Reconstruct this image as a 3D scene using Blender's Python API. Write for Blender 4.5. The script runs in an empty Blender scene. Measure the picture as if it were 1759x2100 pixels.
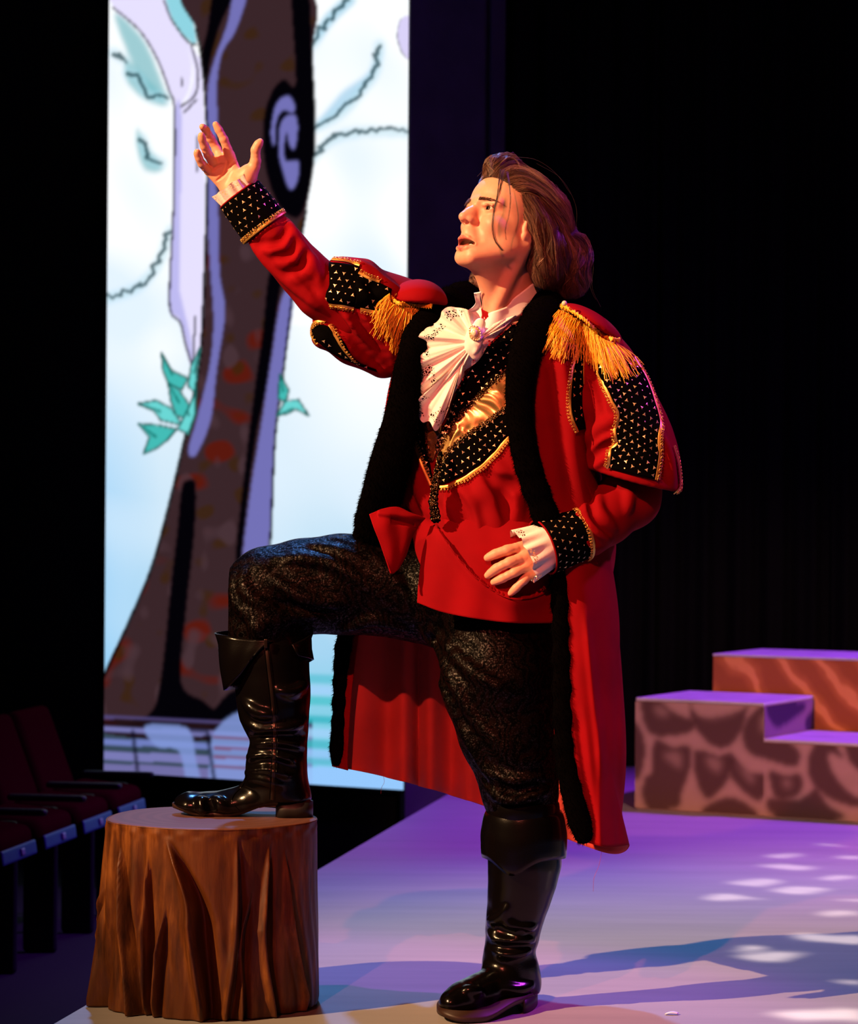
import bpy, math, random
import numpy as np
from mathutils import Vector, Matrix
from mathutils.bvhtree import BVHTree
random.seed(7)
RNG = np.random.default_rng(7)
C = bpy.context.scene.collection
SC = bpy.context.scene

# ---------------------------------------------------------------- camera
F, CX, CY, CAMZ = 5700.0, 879.5, 1050.0, 1.10
ROLL = math.radians(0.4)
cam = bpy.data.cameras.new('camera'); camo = bpy.data.objects.new('camera', cam); C.objects.link(camo)
cam.sensor_fit = 'VERTICAL'; cam.sensor_height = 24.0; cam.lens = F / 2100 * 24.0
cam.clip_end = 100
cam.dof.use_dof = True; cam.dof.focus_distance = 6.12; cam.dof.aperture_fstop = 3.6
cr, sr = math.cos(ROLL), math.sin(ROLL)
camo.matrix_world = Matrix(((cr, -sr, 0, 0), (0, 0, -1, 0), (sr, cr, 0, CAMZ), (0, 0, 0, 1)))
SC.camera = camo

# ---------------------------------------------------------------- world and light
w = bpy.data.worlds.new('dark_hall'); SC.world = w; w.use_nodes = True
w.node_tree.nodes['Background'].inputs[0].default_value = (0.25, 0.2, 0.5, 1)
w.node_tree.nodes['Background'].inputs[1].default_value = 0.006

def spot(name, loc, target, power, col, size, blend=0.3, radius=0.08):
    l = bpy.data.lights.new(name, 'SPOT'); l.energy = power; l.color = col
    l.spot_size = math.radians(size); l.spot_blend = blend; l.shadow_soft_size = radius
    o = bpy.data.objects.new(name, l); C.objects.link(o); o.location = loc
    o.rotation_euler = (Vector(target) - Vector(loc)).to_track_quat('-Z', 'Y').to_euler()
    return o
KEYDIR = Vector((0.735, 0.455, -0.503)).normalized()
spot('front_spotlight', Vector((0.1, 6.15, 1.1)) - KEYDIR * 9, (0.30, 6.35, 1.05), 7300, (1.0, 0.56, 0.26), 23, 1.0, 0.05)
spot('fill_spotlight', (-2.0, -0.95, 5.2), (0.15, 6.2, 1.1), 1900, (1.0, 0.17, 0.11), 18, 1.0, 0.06)
spot('steps_spotlight', (2.4, -1.0, 4.2), (1.5, 10.2, 0.25), 3200, (1.0, 0.52, 0.40), 15, 0.8, 0.15)
spot('blue_spotlight', (-0.8, 10.2, 6.5), (0.8, 6.3, 0.0), 1650, (0.11, 0.36, 1.0), 44, 0.9, 0.15)
spot('purple_spotlight', (4.3, 10.0, 5.2), (1.35, 9.75, 0.2), 2400, (0.30, 0.03, 1.0), 46, 1.0, 0.15)
spot('violet_rim_spotlight', (4.6, 7.2, 5.0), (0.35, 6.2, 1.2), 1000, (0.62, 0.05, 1.0), 26, 0.5, 0.12)
spot('column_wash', (-0.6, 9.0, 5.2), (0.1, 11.3, 1.6), 75, (0.25, 0.15, 1.0), 50, 1.0, 0.2)  # added dim lamp that brings a blue wash onto the column
SC.view_settings.view_transform = 'Standard'; SC.view_settings.look = 'None'
SC.view_settings.exposure = 0.0; SC.view_settings.gamma = 1.0
SC.view_settings.use_curve_mapping = False
SC.cycles.max_bounces = 6

# ---------------------------------------------------------------- helpers
def P(px, py, Y):
    """point of the stage seen at photograph pixel px, py and standing at depth Y (metres)"""
    u, v = (px - CX) / F * Y, (CY - py) / F * Y
    return np.array((cr * u - sr * v, Y, CAMZ + sr * u + cr * v))
def PP(pts, Y=None):
    return np.array([P(p[0], p[1], p[2] if len(p) > 2 else Y) for p in pts])
def floor_pt(px, py, z=0.0):
    d = P(px, py, 1.0) - np.array((0, 0, CAMZ)); t = (z - CAMZ) / d[2]
    return np.array((d[0] * t, d[1] * t, z))
def px_of(X):
    """inverse of P for arrays of points (n,3)"""
    X = np.asarray(X, float); a = X[:, 0] / X[:, 1]; b = (X[:, 2] - CAMZ) / X[:, 1]
    return CX + F * (cr * a + sr * b), CY - F * (-sr * a + cr * b)

def cat(pts, n, closed=False):
    """Catmull-Rom through pts, n samples"""
    p = np.asarray(pts, float); m = len(p)
    if m == 1: return np.repeat(p, n, 0)
    if closed:
        t = np.linspace(0, m, n, endpoint=False)
        i = np.floor(t).astype(int); f = (t - i)[:, None]
        a, b, c, d = p[(i - 1) % m], p[i % m], p[(i + 1) % m], p[(i + 2) % m]
    else:
        t = np.linspace(0, m - 1, n); i = np.minimum(np.floor(t).astype(int), m - 2); f = (t - i)[:, None]
        q = np.vstack((2 * p[0] - p[1], p, 2 * p[-1] - p[-2]))
        a, b, c, d = q[i], q[i + 1], q[i + 2], q[i + 3]
    return 0.5 * ((2 * b) + (-a + c) * f + (2 * a - 5 * b + 4 * c - d) * f ** 2 + (-a + 3 * b - 3 * c + d) * f ** 3)
def resamp(pts, n):
    """catmull then equal arc length"""
    q = cat(pts, max(len(pts) * 12, n)); s = np.r_[0, np.cumsum(np.linalg.norm(np.diff(q, axis=0), axis=1))]
    t = np.linspace(0, s[-1], n)
    return np.stack([np.interp(t, s, q[:, k]) for k in range(q.shape[1])], 1)

def mesh(name, V, Fc, mat=None, parent=None, smooth=True, mats=None, mi=None):
    me = bpy.data.meshes.new(name)
    V = np.asarray(V, np.float32)
    if isinstance(Fc, np.ndarray) and Fc.ndim == 2:
        n, k = Fc.shape
        me.vertices.add(len(V)); me.vertices.foreach_set('co', V.ravel())
        me.loops.add(n * k); me.loops.foreach_set('vertex_index', Fc.astype(np.int32).ravel())
        me.polygons.add(n); me.polygons.foreach_set('loop_start', np.arange(n, dtype=np.int32) * k)
        me.update(calc_edges=True)
    else:
        me.from_pydata([tuple(map(float, v)) for v in V], [], [tuple(map(int, f)) for f in Fc]); me.update()
    for m in (mats or [mat]):
        if m: me.materials.append(m)
    if mi is not None: me.polygons.foreach_set('material_index', np.asarray(mi, np.int32))
    if smooth: me.polygons.foreach_set('use_smooth', np.ones(len(me.polygons), bool))
    o = bpy.data.objects.new(name, me); C.objects.link(o)
    if parent:
        o.parent = parent; o.matrix_parent_inverse = pinv(parent)
    return o
_wl = {}
def pinv(p):
    q = p; t = Vector((0, 0, 0))
    return _wl.get(p.name, Matrix.Identity(4))
def thing(name, label, cat_, loc=(0, 0, 0), group=None):
    o = bpy.data.objects.new(name, None); C.objects.link(o); o.empty_display_size = 0.1
    o.location = loc; o['label'] = label; o['category'] = cat_
    if group: o['group'] = group
    _wl[o.name] = Matrix.Translation(-Vector(loc))
    return o
def struct(o):
    o['kind'] = 'structure'; return o
def grid_faces(nu, nv, wrap=False):
    i = np.arange(nu - (0 if wrap else 1)); j = np.arange(nv - 1)
    I, J = np.meshgrid(i, j, indexing='ij'); I2 = (I + 1) % nu
    return np.stack((I * nv + J, I2 * nv + J, I2 * nv + J + 1, I * nv + J + 1), -1).reshape(-1, 4)
def grid_normals(G, wrap=False):
    du = np.gradient(G, axis=0); dv = np.gradient(G, axis=1)
    if wrap: du = np.roll(G, -1, 0) - np.roll(G, 1, 0)
    n = np.cross(du, dv); return n / (np.linalg.norm(n, axis=2, keepdims=True) + 1e-12)
def set_uv(o, U, nu, nv):
    """per-vertex uv, U is (nverts,2)"""
    me = o.data; uv = me.uv_layers.new(name='UVMap'); idx = np.empty(len(me.loops), np.int32)
    me.loops.foreach_get('vertex_index', idx); uv.data.foreach_set('uv', U.reshape(-1, 2)[idx].astype(np.float32).ravel())
def solid(o, th, off=-1, mat_off=0):
    m = o.modifiers.new('thickness', 'SOLIDIFY'); m.thickness = th; m.offset = off
    if mat_off: m.material_offset = mat_off; m.material_offset_rim = 0
    return o
def tubes(lines, rad, sides=5, taper=None):
    """many polylines -> one vertex / face array. lines: list of (n,3); rad scalar or per line"""
    Vs, Fs, off = [], [], 0
    for li, L in enumerate(lines):
        L = np.asarray(L, float); n = len(L)
        r = rad[li] if hasattr(rad, '__len__') else rad
        r = np.full(n, r) if np.ndim(r) == 0 else np.asarray(r)
        T = np.gradient(L, axis=0); T /= np.linalg.norm(T, axis=1, keepdims=True) + 1e-12
        ref = np.array((0.13, 0.2, 0.97)) if abs(T[0, 2]) < 0.9 else np.array((0.97, 0.2, 0.1))
        A = np.cross(T, ref); A /= np.linalg.norm(A, axis=1, keepdims=True) + 1e-12; B = np.cross(T, A)
        if taper: r = r * np.interp(np.linspace(0, 1, n), *taper)
        a = np.arange(sides) / sides * 2 * np.pi
        G = L[:, None] + r[:, None, None] * (np.cos(a)[None, :, None] * A[:, None] + np.sin(a)[None, :, None] * B[:, None])
        Vs.append(G.reshape(-1, 3))
        i, j = np.meshgrid(np.arange(n - 1), np.arange(sides), indexing='ij'); j2 = (j + 1) % sides
        Fs.append(np.stack((i * sides + j, i * sides + j2, (i + 1) * sides + j2, (i + 1) * sides + j), -1).reshape(-1, 4) + off)
        off += n * sides
    return np.vstack(Vs), np.vstack(Fs)
def box_arr(lo, hi):
    x0, y0, z0 = lo; x1, y1, z1 = hi
    V = [(x0,y0,z0),(x1,y0,z0),(x1,y1,z0),(x0,y1,z0),(x0,y0,z1),(x1,y0,z1),(x1,y1,z1),(x0,y1,z1)]
    return V, [(0,3,2,1),(4,5,6,7),(0,1,5,4),(1,2,6,5),(2,3,7,6),(3,0,4,7)]
def bevel(o, wd, seg=2):
    m = o.modifiers.new('bevel', 'BEVEL'); m.width = wd; m.segments = seg; m.limit_method = 'ANGLE'; return o

# ---------------------------------------------------------------- materials
class NT:
    def __init__(s, name):
        s.m = bpy.data.materials.new(name); s.m.use_nodes = True; s.t = s.m.node_tree; s.n = s.t.nodes
        s.b = s.n['Principled BSDF']; s.out = s.n['Material Output']
    def new(s, typ, **kw):
        x = s.n.new(typ)
        for k, v in kw.items():
            if k.startswith('_'): setattr(x, k[1:], v)
            else: x.inputs[k.replace('__', ' ')].default_value = v
        return x
    def link(s, a, b): s.t.links.new(a, b)
    def coord(s, scale=(1, 1, 1), kind='Object'):
        c = s.new('ShaderNodeTexCoord'); m = s.new('ShaderNodeMapping'); m.inputs['Scale'].default_value = scale
        s.link(c.outputs[kind], m.inputs['Vector']); return m.outputs['Vector']
    def ramp(s, fac, stops):
        r = s.new('ShaderNodeValToRGB'); e = r.color_ramp.elements
        while len(e) < len(stops): e.new(0.5)
        for i, (p, c) in enumerate(stops):
            e[i].position = p; e[i].color = tuple(c) + (1,) if len(c) == 3 else c
        s.link(fac, r.inputs['Fac']); return r.outputs['Color']
    def noise(s, vec, scale, detail=4, rough=0.5, dist=0):
        x = s.new('ShaderNodeTexNoise', Scale=scale, Detail=detail, Roughness=rough, Distortion=dist); s.link(vec, x.inputs['Vector']); return x.outputs['Fac']
    def bump(s, h, strength, dist=0.002):
        b = s.new('ShaderNodeBump', Strength=strength, Distance=dist); s.link(h, b.inputs['Height']); s.link(b.outputs['Normal'], s.b.inputs['Normal'])
    def set(s, **kw):
        for k, v in kw.items(): s.b.inputs[k.replace('__', ' ')].default_value = v
        return s
def plain(name, col, rough=0.6, **kw):
    t = NT(name); t.set(Base__Color=tuple(col) + (1,), Roughness=rough, **kw); return t.m
def cloth(name, col, rough=0.8, sheen=0.3, weave=900, var=0.12, bump=0.25):
    t = NT(name); v = t.coord(); n = t.noise(v, 9, 3); c = np.array(col)
    t.link(t.ramp(n, [(0.3, c * (1 - var)), (0.7, np.minimum(c * (1 + var), 1))]), t.b.inputs['Base Color'])
    t.bump(t.noise(v, weave, 2), bump, 0.0008)
    t.set(Roughness=rough, Sheen__Weight=sheen, Sheen__Roughness=0.4, Specular__IOR__Level=0.10); return t.m
M = {}
M['red'] = cloth('red_cloth', (0.24, 0.0008, 0.0045), 0.85, 0.0)
M['lining'] = cloth('faded_red_lining', (0.50, 0.05, 0.04), 0.85, 0.1)
M['velvet'] = plain('black_velvet', (0.0012, 0.0010, 0.0012), 0.95, Specular__IOR__Level=0.03)
M['fur'] = plain('black_fur', (0.0016, 0.0012, 0.0012), 0.9, Specular__IOR__Level=0.0)
M['white'] = cloth('white_satin', (0.95, 0.88, 0.84), 0.5, 0.1, 700, 0.02, 0.1)
M['gold'] = plain('gold_foil', (1.0, 0.74, 0.42), 0.33, Metallic=0.55)
M['braid'] = plain('gold_braid', (0.90, 0.52, 0.12), 0.42, Metallic=0.75)
M['fringe'] = plain('golden_fringe', (0.95, 0.50, 0.03), 0.5, Metallic=0.1)
M['sole'] = plain('brown_sole', (0.030, 0.010, 0.004), 0.5)
M['rubber'] = plain('black_heel', (0.008, 0.007, 0.008), 0.5)
M['mouth'] = plain('dark_mouth', (0.10, 0.008, 0.008), 0.6)
M['teeth'] = plain('teeth', (0.65, 0.55, 0.45), 0.3)
M['pearl'] = plain('pearl', (0.85, 0.70, 0.55), 0.2, Coat__Weight=0.6)
M['bead'] = plain('dark_bronze_bead', (0.10, 0.04, 0.012), 0.22, Metallic=0.7)
M['zip'] = plain('dark_zip', (0.05, 0.035, 0.03), 0.3, Metallic=0.9)
M['lilac'] = plain('lilac_elastic', (0.45, 0.25, 0.6), 0.5)

# gold lame insert: crinkled metallic cloth
t = NT('gold_lame'); v = t.coord(); t.set(Base__Color=(1.0, 0.62, 0.22, 1), Metallic=0.9, Roughness=0.27)
t.bump(t.noise(v, 13, 2, 0.45, 0.8), 1.0, 0.03); M['lame'] = t.m
# glossy boots leather
t = NT('black_leather'); v = t.coord(); t.set(Base__Color=(0.0022, 0.0017, 0.0017, 1), Roughness=0.2, Specular__IOR__Level=0.28)
n = t.new('ShaderNodeTexVoronoi', Scale=420.0); t.link(v, n.inputs['Vector']); t.bump(n.outputs['Distance'], 0.12, 0.0006); M['leather'] = t.m
# brocade trousers: paisley-like swirls of shinier thread on a dark ground
t = NT('black_brocade'); v = t.coord(); w1 = t.noise(v, 16, 2, 0.5, 0.0)
wv = t.new('ShaderNodeTexWave', Scale=11.0, Distortion=26.0, Detail=2.0); wv.inputs['Detail Scale'].default_value = 1.3; t.link(v, wv.inputs['Vector'])
vo = t.new('ShaderNodeTexVoronoi', Scale=26.0, _feature='DISTANCE_TO_EDGE'); t.link(v, vo.inputs['Vector'])
mx = t.new('ShaderNodeMath', _operation='MULTIPLY'); t.link(wv.outputs['Fac'], mx.inputs[0])
st = t.ramp(vo.outputs['Distance'], [(0.0, (1, 1, 1)), (0.10, (0.5,) * 3), (0.2, (1, 1, 1))]); t.link(st, mx.inputs[1])
t.link(t.ramp(mx.outputs[0], [(0.15, (0.0009, 0.0005, 0.0005)), (0.75, (0.0042, 0.0017, 0.0014))]), t.b.inputs['Base Color'])
t.link(t.ramp(mx.outputs[0], [(0.1, (0.50,) * 3), (0.8, (0.32,) * 3)]), t.b.inputs['Roughness'])
sp = t.noise(v, 420, 2, 0.6); t.bump(sp, 0.6, 0.0015); sm_ = t.new('ShaderNodeMath', _operation='MULTIPLY'); t.link(t.ramp(mx.outputs[0], [(0.0, (0.35,) * 3), (0.7, (1,) * 3)]), sm_.inputs[0]); t.link(t.ramp(t.noise(v, 260, 1), [(0.52, (0.03,) * 3), (0.70, (0.45,) * 3)]), sm_.inputs[1]); t.link(sm_.outputs[0], t.b.inputs['Specular IOR Level'])
M['brocade'] = t.m
# skin: tint attribute holds lip / blush / brow colour that belongs to the skin itself
t = NT('skin'); a = t.new('ShaderNodeAttribute', _attribute_name='tint'); v = t.coord()
mixn = t.new('ShaderNodeMixRGB', _blend_type='MULTIPLY', Fac=0.25); t.link(a.outputs['Color'], mixn.inputs[1])
t.link(t.ramp(t.noise(v, 90, 4), [(0.3, (0.85, 0.72, 0.68)), (0.6, (1, 1, 1))]), mixn.inputs[2]); t.link(mixn.outputs[0], t.b.inputs['Base Color'])
t.set(Roughness=0.46, Specular__IOR__Level=0.4, Subsurface__Weight=0.15, Subsurface__Scale=0.008)
t.b.inputs['Subsurface Radius'].default_value = (1.0, 0.3, 0.15)
t.bump(t.noise(v, 700, 3), 0.12, 0.0006); M['skin'] = t.m
SKIN = np.array((0.80, 0.39, 0.26)); LIP = np.array((0.62, 0.16, 0.13))
# eye: white, iris and pupil by distance from the cornea (object z axis looks out)
t = NT('eyeball'); c = t.new('ShaderNodeTexCoord'); sx = t.new('ShaderNodeSeparateXYZ'); t.link(c.outputs['Object'], sx.inputs[0])
t.link(t.ramp(sx.outputs['Z'], [(0.0, (0.75, 0.62, 0.55)), (0.83, (0.75, 0.62, 0.55)), (0.85, (0.03, 0.015, 0.01)), (0.95, (0.07, 0.03, 0.015)), (0.96, (0.002, 0.002, 0.002))]), t.b.inputs['Base Color'])
t.set(Roughness=0.08, Coat__Weight=0.5); M['eye'] = t.m
# hair: 'tint' is the tone of each lock, every strand varies a little around it
t = NT('brown_hair'); g = t.new('ShaderNodeNewGeometry'); a = t.new('ShaderNodeAttribute', _attribute_name='tint')
av = t.new('ShaderNodeMath', _operation='MULTIPLY_ADD'); t.link(g.outputs['Random Per Island'], av.inputs[0]); av.inputs[1].default_value = 0.35; t.link(a.outputs['Fac'], av.inputs[2])
t.link(t.ramp(av.outputs[0], [(0.0, (0.022, 0.010, 0.007)), (0.6, (0.10, 0.046, 0.030)), (1.25 / 1.35, (0.34, 0.18, 0.11))]), t.b.inputs['Base Color'])
t.set(Roughness=0.42, Specular__IOR__Level=0.5); M['hair'] = t.m
M['brow'] = plain('brow_hair', (0.075, 0.028, 0.016), 0.6)
M['scalp'] = plain('dark_hair_base', (0.030, 0.013, 0.008), 0.7)
# lace: little holes
t = NT('lace'); uvn = t.coord((1, 1, 1), 'UV'); vo = t.new('ShaderNodeTexVoronoi', Scale=170.0, _feature='DISTANCE_TO_EDGE'); ov = t.coord(); t.link(ov, vo.inputs['Vector'])
sep = t.new('ShaderNodeSeparateXYZ'); t.link(uvn, sep.inputs[0])
lt = t.new('ShaderNodeMath', _operation='LESS_THAN'); t.link(vo.outputs['Distance'], lt.inputs[0]); lt.inputs[1].default_value = 0.16
edge = t.ramp(sep.outputs['Y'], [(0.70, (1, 1, 1)), (0.74, (0, 0, 0)), (0.93, (0, 0, 0)), (0.95, (1, 1, 1))]); edge.node.color_ramp.interpolation = 'LINEAR'
ma = t.new('ShaderNodeMath', _operation='MAXIMUM'); t.link(lt.outputs[0], ma.inputs[0]); t.link(edge, ma.inputs[1])
pat = t.ramp(t.noise(ov, 32, 1), [(0.48, (1, 1, 1)), (0.52, (0, 0, 0))]); mb = t.new('ShaderNodeMath', _operation='MAXIMUM')
t.link(ma.outputs[0], mb.inputs[0]); t.link(pat, mb.inputs[1]); t.link(mb.outputs[0], t.b.inputs['Alpha'])
t.set(Base__Color=(0.95, 0.86, 0.82, 1), Roughness=0.6, Specular__IOR__Level=0.2); t.bump(t.noise(ov, 260, 3), 0.4, 0.001); M['lace'] = t.m

# ---------------------------------------------------------------- implicit modelling: garments, body and boots are grown as smooth solids
def smin(a, b, k):
    h = np.maximum(k - np.abs(a - b), 0.0) / k
    return np.minimum(a, b) - h * h * k * 0.25
class SDF:
    def __init__(s): s.ops = []
    # every op: (function, centre, bounding radius, mode, k)
    def cap(s, a, b, ra, rb, k=0.02, mode='u', sy=1.0):
        a = np.asarray(a, float); b = np.asarray(b, float); S = np.array((1, 1 / sy, 1)); a2, b2 = a * S, b * S
        ab = b2 - a2; L = max((ab ** 2).sum(), 1e-9)
        def f(p):
            q = p * S if sy != 1 else p
            t = np.clip(((q - a2) @ ab) / L, 0, 1)
            e = q - a2 - t[:, None] * ab
            return np.sqrt((e * e).sum(1)) - (ra + t * (rb - ra))
        s.ops.append((f, (a + b) / 2, np.linalg.norm(b - a) / 2 + max(ra, rb) * max(sy, 1), mode, k)); return s
    def chain(s, pts, k=0.02, mode='u', sy=1.0, n=0):
        """pts rows (px, py, Y, r in pixels)"""
        p = np.array(pts, float)
        if n: p = cat(p, n)
        X = PP(p[:, :3]); r = p[:, 3] * p[:, 2] / F
        for i in range(len(p) - 1): s.cap(X[i], X[i + 1], r[i], r[i + 1], k, mode, sy)
        return s
    def ell(s, c, r, R=None, k=0.02, mode='u'):
        c = np.asarray(c, float); r = np.asarray(r, float); R = np.eye(3) if R is None else np.asarray(R)
        def f(p):
            q = (p - c) @ R / r; l = np.sqrt((q * q).sum(1)); g = np.sqrt(((q / r) ** 2).sum(1)) + 1e-9
            return l * (l - 1.0) / g
        s.ops.append((f, c, max(r), mode, k)); return s
    def box(s, c, h, R=None, rnd=0.005, k=0.01, mode='u'):
        c = np.asarray(c, float); h = np.asarray(h, float) - rnd; R = np.eye(3) if R is None else np.asarray(R)
        def f(p):
            q = np.abs((p - c) @ R) - h
            return np.sqrt((np.maximum(q, 0) ** 2).sum(1)) + np.minimum(q.max(1), 0) - rnd
        s.ops.append((f, c, np.linalg.norm(h) + rnd, mode, k)); return s
    def prof(s, st, k=0.02, mode='u', yaw=0.0):
        """vertical profile: rows (py, cx px, rx px, Y centre, ry metres); elliptical cross sections"""
        st = np.array(st, float); c = PP(np.stack((st[:, 1], st[:, 0], st[:, 3]), 1)); rx = st[:, 2] * st[:, 3] / F
        dat = cat(np.column_stack((c, rx, st[:, 4])), 60); dat = dat[np.argsort(dat[:, 2])]
        z = dat[:, 2]; cy_, sy_ = math.cos(yaw), math.sin(yaw)
        def f(p):
            zz = p[:, 2]; cx = np.interp(zz, z, dat[:, 0]); cy = np.interp(zz, z, dat[:, 1]); a = np.interp(zz, z, dat[:, 3]); b = np.interp(zz, z, dat[:, 4])
            u = p[:, 0] - cx; v = p[:, 1] - cy; u, v = u * cy_ + v * sy_, -u * sy_ + v * cy_
            d = (np.sqrt((u / a) ** 2 + (v / b) ** 2) - 1) * np.minimum(a, b)
            return np.maximum(d, np.maximum(z[0] - zz, zz - z[-1]))
        cc = (c[0] + c[-1]) / 2
        s.ops.append((f, cc, np.linalg.norm(c[0] - c[-1]) / 2 + max(rx.max(), st[:, 4].max()), mode, k)); return s
    def plane(s, pt, nrm, k=0.004, mode='i'):
        pt = np.asarray(pt, float); nrm = np.asarray(nrm, float) / np.linalg.norm(nrm)
        s.ops.append((lambda p: (p - pt) @ nrm, pt, 1e9, mode, k)); return s
    def disp(s, fn):
        s.ops.append((fn, None, 1e9, 'd', 0)); return s
    def __call__(s, p, bc=None, br=0.0):
        d = np.full(len(p), 0.2)
        for f, c, r, mode, k in s.ops:
            if bc is not None and mode in 'us' and np.linalg.norm(bc - c) > r + br + k + 0.012: continue
            if mode == 'u': d = smin(d, f(p), k)
            elif mode == 's': d = -smin(-d, f(p), k)
            elif mode == 'i': d = -smin(-d, -f(p), k)
            elif mode == 'd': d = d + f(p)
        return d
    def hit(s, pts, y0=5.6, y1=6.7, n=440):
        """points of the solid seen at photograph pixels pts (m,2); nan where nothing is hit"""
        pts = np.asarray(pts, float); Y = np.linspace(y0, y1, n); out = np.full((len(pts), 3), np.nan)
        for i, (px, py) in enumerate(pts):
            d0 = P(px, py, 1.0) - np.array((0, 0, CAMZ)); X = np.array((0, 0, CAMZ)) + Y[:, None] * d0
            v = s(X); j = np.argmax(v < 0)
            if v[j] < 0 and j > 0:
                t = v[j - 1] / (v[j - 1] - v[j]); out[i] = X[j - 1] + t * (X[j] - X[j - 1])
        return out
    def folds(s, lines, r=7, amp=0.3, k=0.010, valley=False):
        """cloth folds drawn as pixel polylines and dropped on the front of the solid; r pixels wide"""
        base = SDF(); base.ops = list(s.ops)
        for ln in lines:
            q = resamp(np.array(ln, float), max(4, int(len(ln) * 3))); X = base.hit(q[:, :2]); ok = ~np.isnan(X[:, 0]); X = X[ok]
            if len(X) < 2: continue
            m = len(X); rr = (r * 6.1 / F) * np.interp(np.linspace(0, 1, m), [0, 0.25, 0.7, 1], [0.35, 1, 1, 0.3])
            X = X + np.array((0, 1, 0)) * (rr * (1 - 2 * amp))[:, None] * (-1 if valley else 1)
            for i in range(m - 1): s.cap(X[i], X[i + 1], rr[i], rr[i + 1], k, 's' if valley else 'u')
        return s

def surf(f, lo, hi, h, B=16, lip=1.7):
    """sparse surface nets; returns verts, quads"""
    lo = np.asarray(lo, float); hi = np.asarray(hi, float); n = np.ceil((hi - lo) / h / B).astype(int); N = n * B + 1
    D = np.full(N, 1.0, np.float32); br = B * h * 0.87
    I = np.stack(np.meshgrid(*[np.arange(k) for k in n], indexing='ij'), -1).reshape(-1, 3)
    Cc = lo + (I * B + B / 2) * h; dc = f(Cc)
    act = np.abs(dc) < br * lip
    for i, c, d in zip(I[~act], Cc[~act], dc[~act]):
        if d < 0: D[i[0]*B:(i[0]+1)*B+1, i[1]*B:(i[1]+1)*B+1, i[2]*B:(i[2]+1)*B+1] = -1.0
    g = np.stack(np.meshgrid(*[np.arange(B + 1)] * 3, indexing='ij'), -1).reshape(-1, 3) * h
    for i, c in zip(I[act], Cc[act]):
        v = f(lo + i * B * h + g, c, br).reshape((B + 1,) * 3)
        D[i[0]*B:(i[0]+1)*B+1, i[1]*B:(i[1]+1)*B+1, i[2]*B:(i[2]+1)*B+1] = v
    D[0] = D[-1] = 1; D[:, 0] = D[:, -1] = 1; D[:, :, 0] = D[:, :, -1] = 1
    S = D < 0; cnt = np.zeros(np.array(N) - 1, np.uint8)
    for a in (0, 1):
        for b in (0, 1):
            for c in (0, 1): cnt += S[a:N[0]-1+a, b:N[1]-1+b, c:N[2]-1+c]
    cell = np.argwhere((cnt > 0) & (cnt < 8)); ids = np.full(cnt.shape, -1, np.int32); ids[tuple(cell.T)] = np.arange(len(cell))
    acc = np.zeros((len(cell), 3)); num = np.zeros(len(cell))
    co = [(a, b, c) for a in (0, 1) for b in (0, 1) for c in (0, 1)]
    for p in co:
        for ax in range(3):
            if p[ax]: continue
            q = list(p); q[ax] = 1
            v0 = D[tuple((cell + p).T)].astype(float); v1 = D[tuple((cell + q).T)].astype(float); m = (v0 < 0) != (v1 < 0)
            t = v0[m] / (v0[m] - v1[m]); e = np.tile(np.array(p, float), (m.sum(), 1)); e[:, ax] = t
            acc[m] += e; num[m] += 1
    V = lo + (cell + acc / num[:, None]) * h
    Q = []
    for ax in range(3):
        sl0 = [slice(None)] * 3; sl1 = [slice(None)] * 3; sl0[ax] = slice(0, -1); sl1[ax] = slice(1, None)
        a, b = S[tuple(sl0)], S[tuple(sl1)]; E = np.argwhere(a != b); E = E[(E[:, (ax+1) % 3] > 0) & (E[:, (ax+2) % 3] > 0)]
        E = E[(E[:, (ax+1) % 3] < cnt.shape[(ax+1) % 3]) & (E[:, (ax+2) % 3] < cnt.shape[(ax+2) % 3])]
        if not len(E): continue
        u = np.zeros(3, int); u[(ax + 1) % 3] = 1; w_ = np.zeros(3, int); w_[(ax + 2) % 3] = 1
        q = np.stack([ids[tuple((E - u - w_).T)], ids[tuple((E - w_).T)], ids[tuple(E.T)], ids[tuple((E - u).T)]], 1)
        inside = a[tuple(E.T)]
        q[~inside] = q[~inside][:, ::-1]; Q.append(q)
    Q = np.vstack(Q); Q = Q[(Q >= 0).all(1)]
    return V, Q
def smooth(V, Q, it=2, lam=0.5):
    n = len(V)
    e = np.vstack((Q[:, [0, 1]], Q[:, [1, 2]], Q[:, [2, 3]], Q[:, [3, 0]]))
    deg = np.bincount(e.ravel(), minlength=n).astype(float)[:, None] + 1e-9
    for _ in range(it):
        acc = np.stack([np.bincount(e[:, 0], V[e[:, 1], k], n) + np.bincount(e[:, 1], V[e[:, 0], k], n) for k in range(3)], 1)
        V = V + lam * (acc / deg - V)
    return V
def sdf_obj(name, s, lo, hi, h, mat, parent=None, sm=1, **kw):
    V, Q = surf(s, lo, hi, h)
    if sm: V = smooth(V, Q, sm)
    return mesh(name, V, Q, mat, parent, **kw), V, Q

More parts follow.
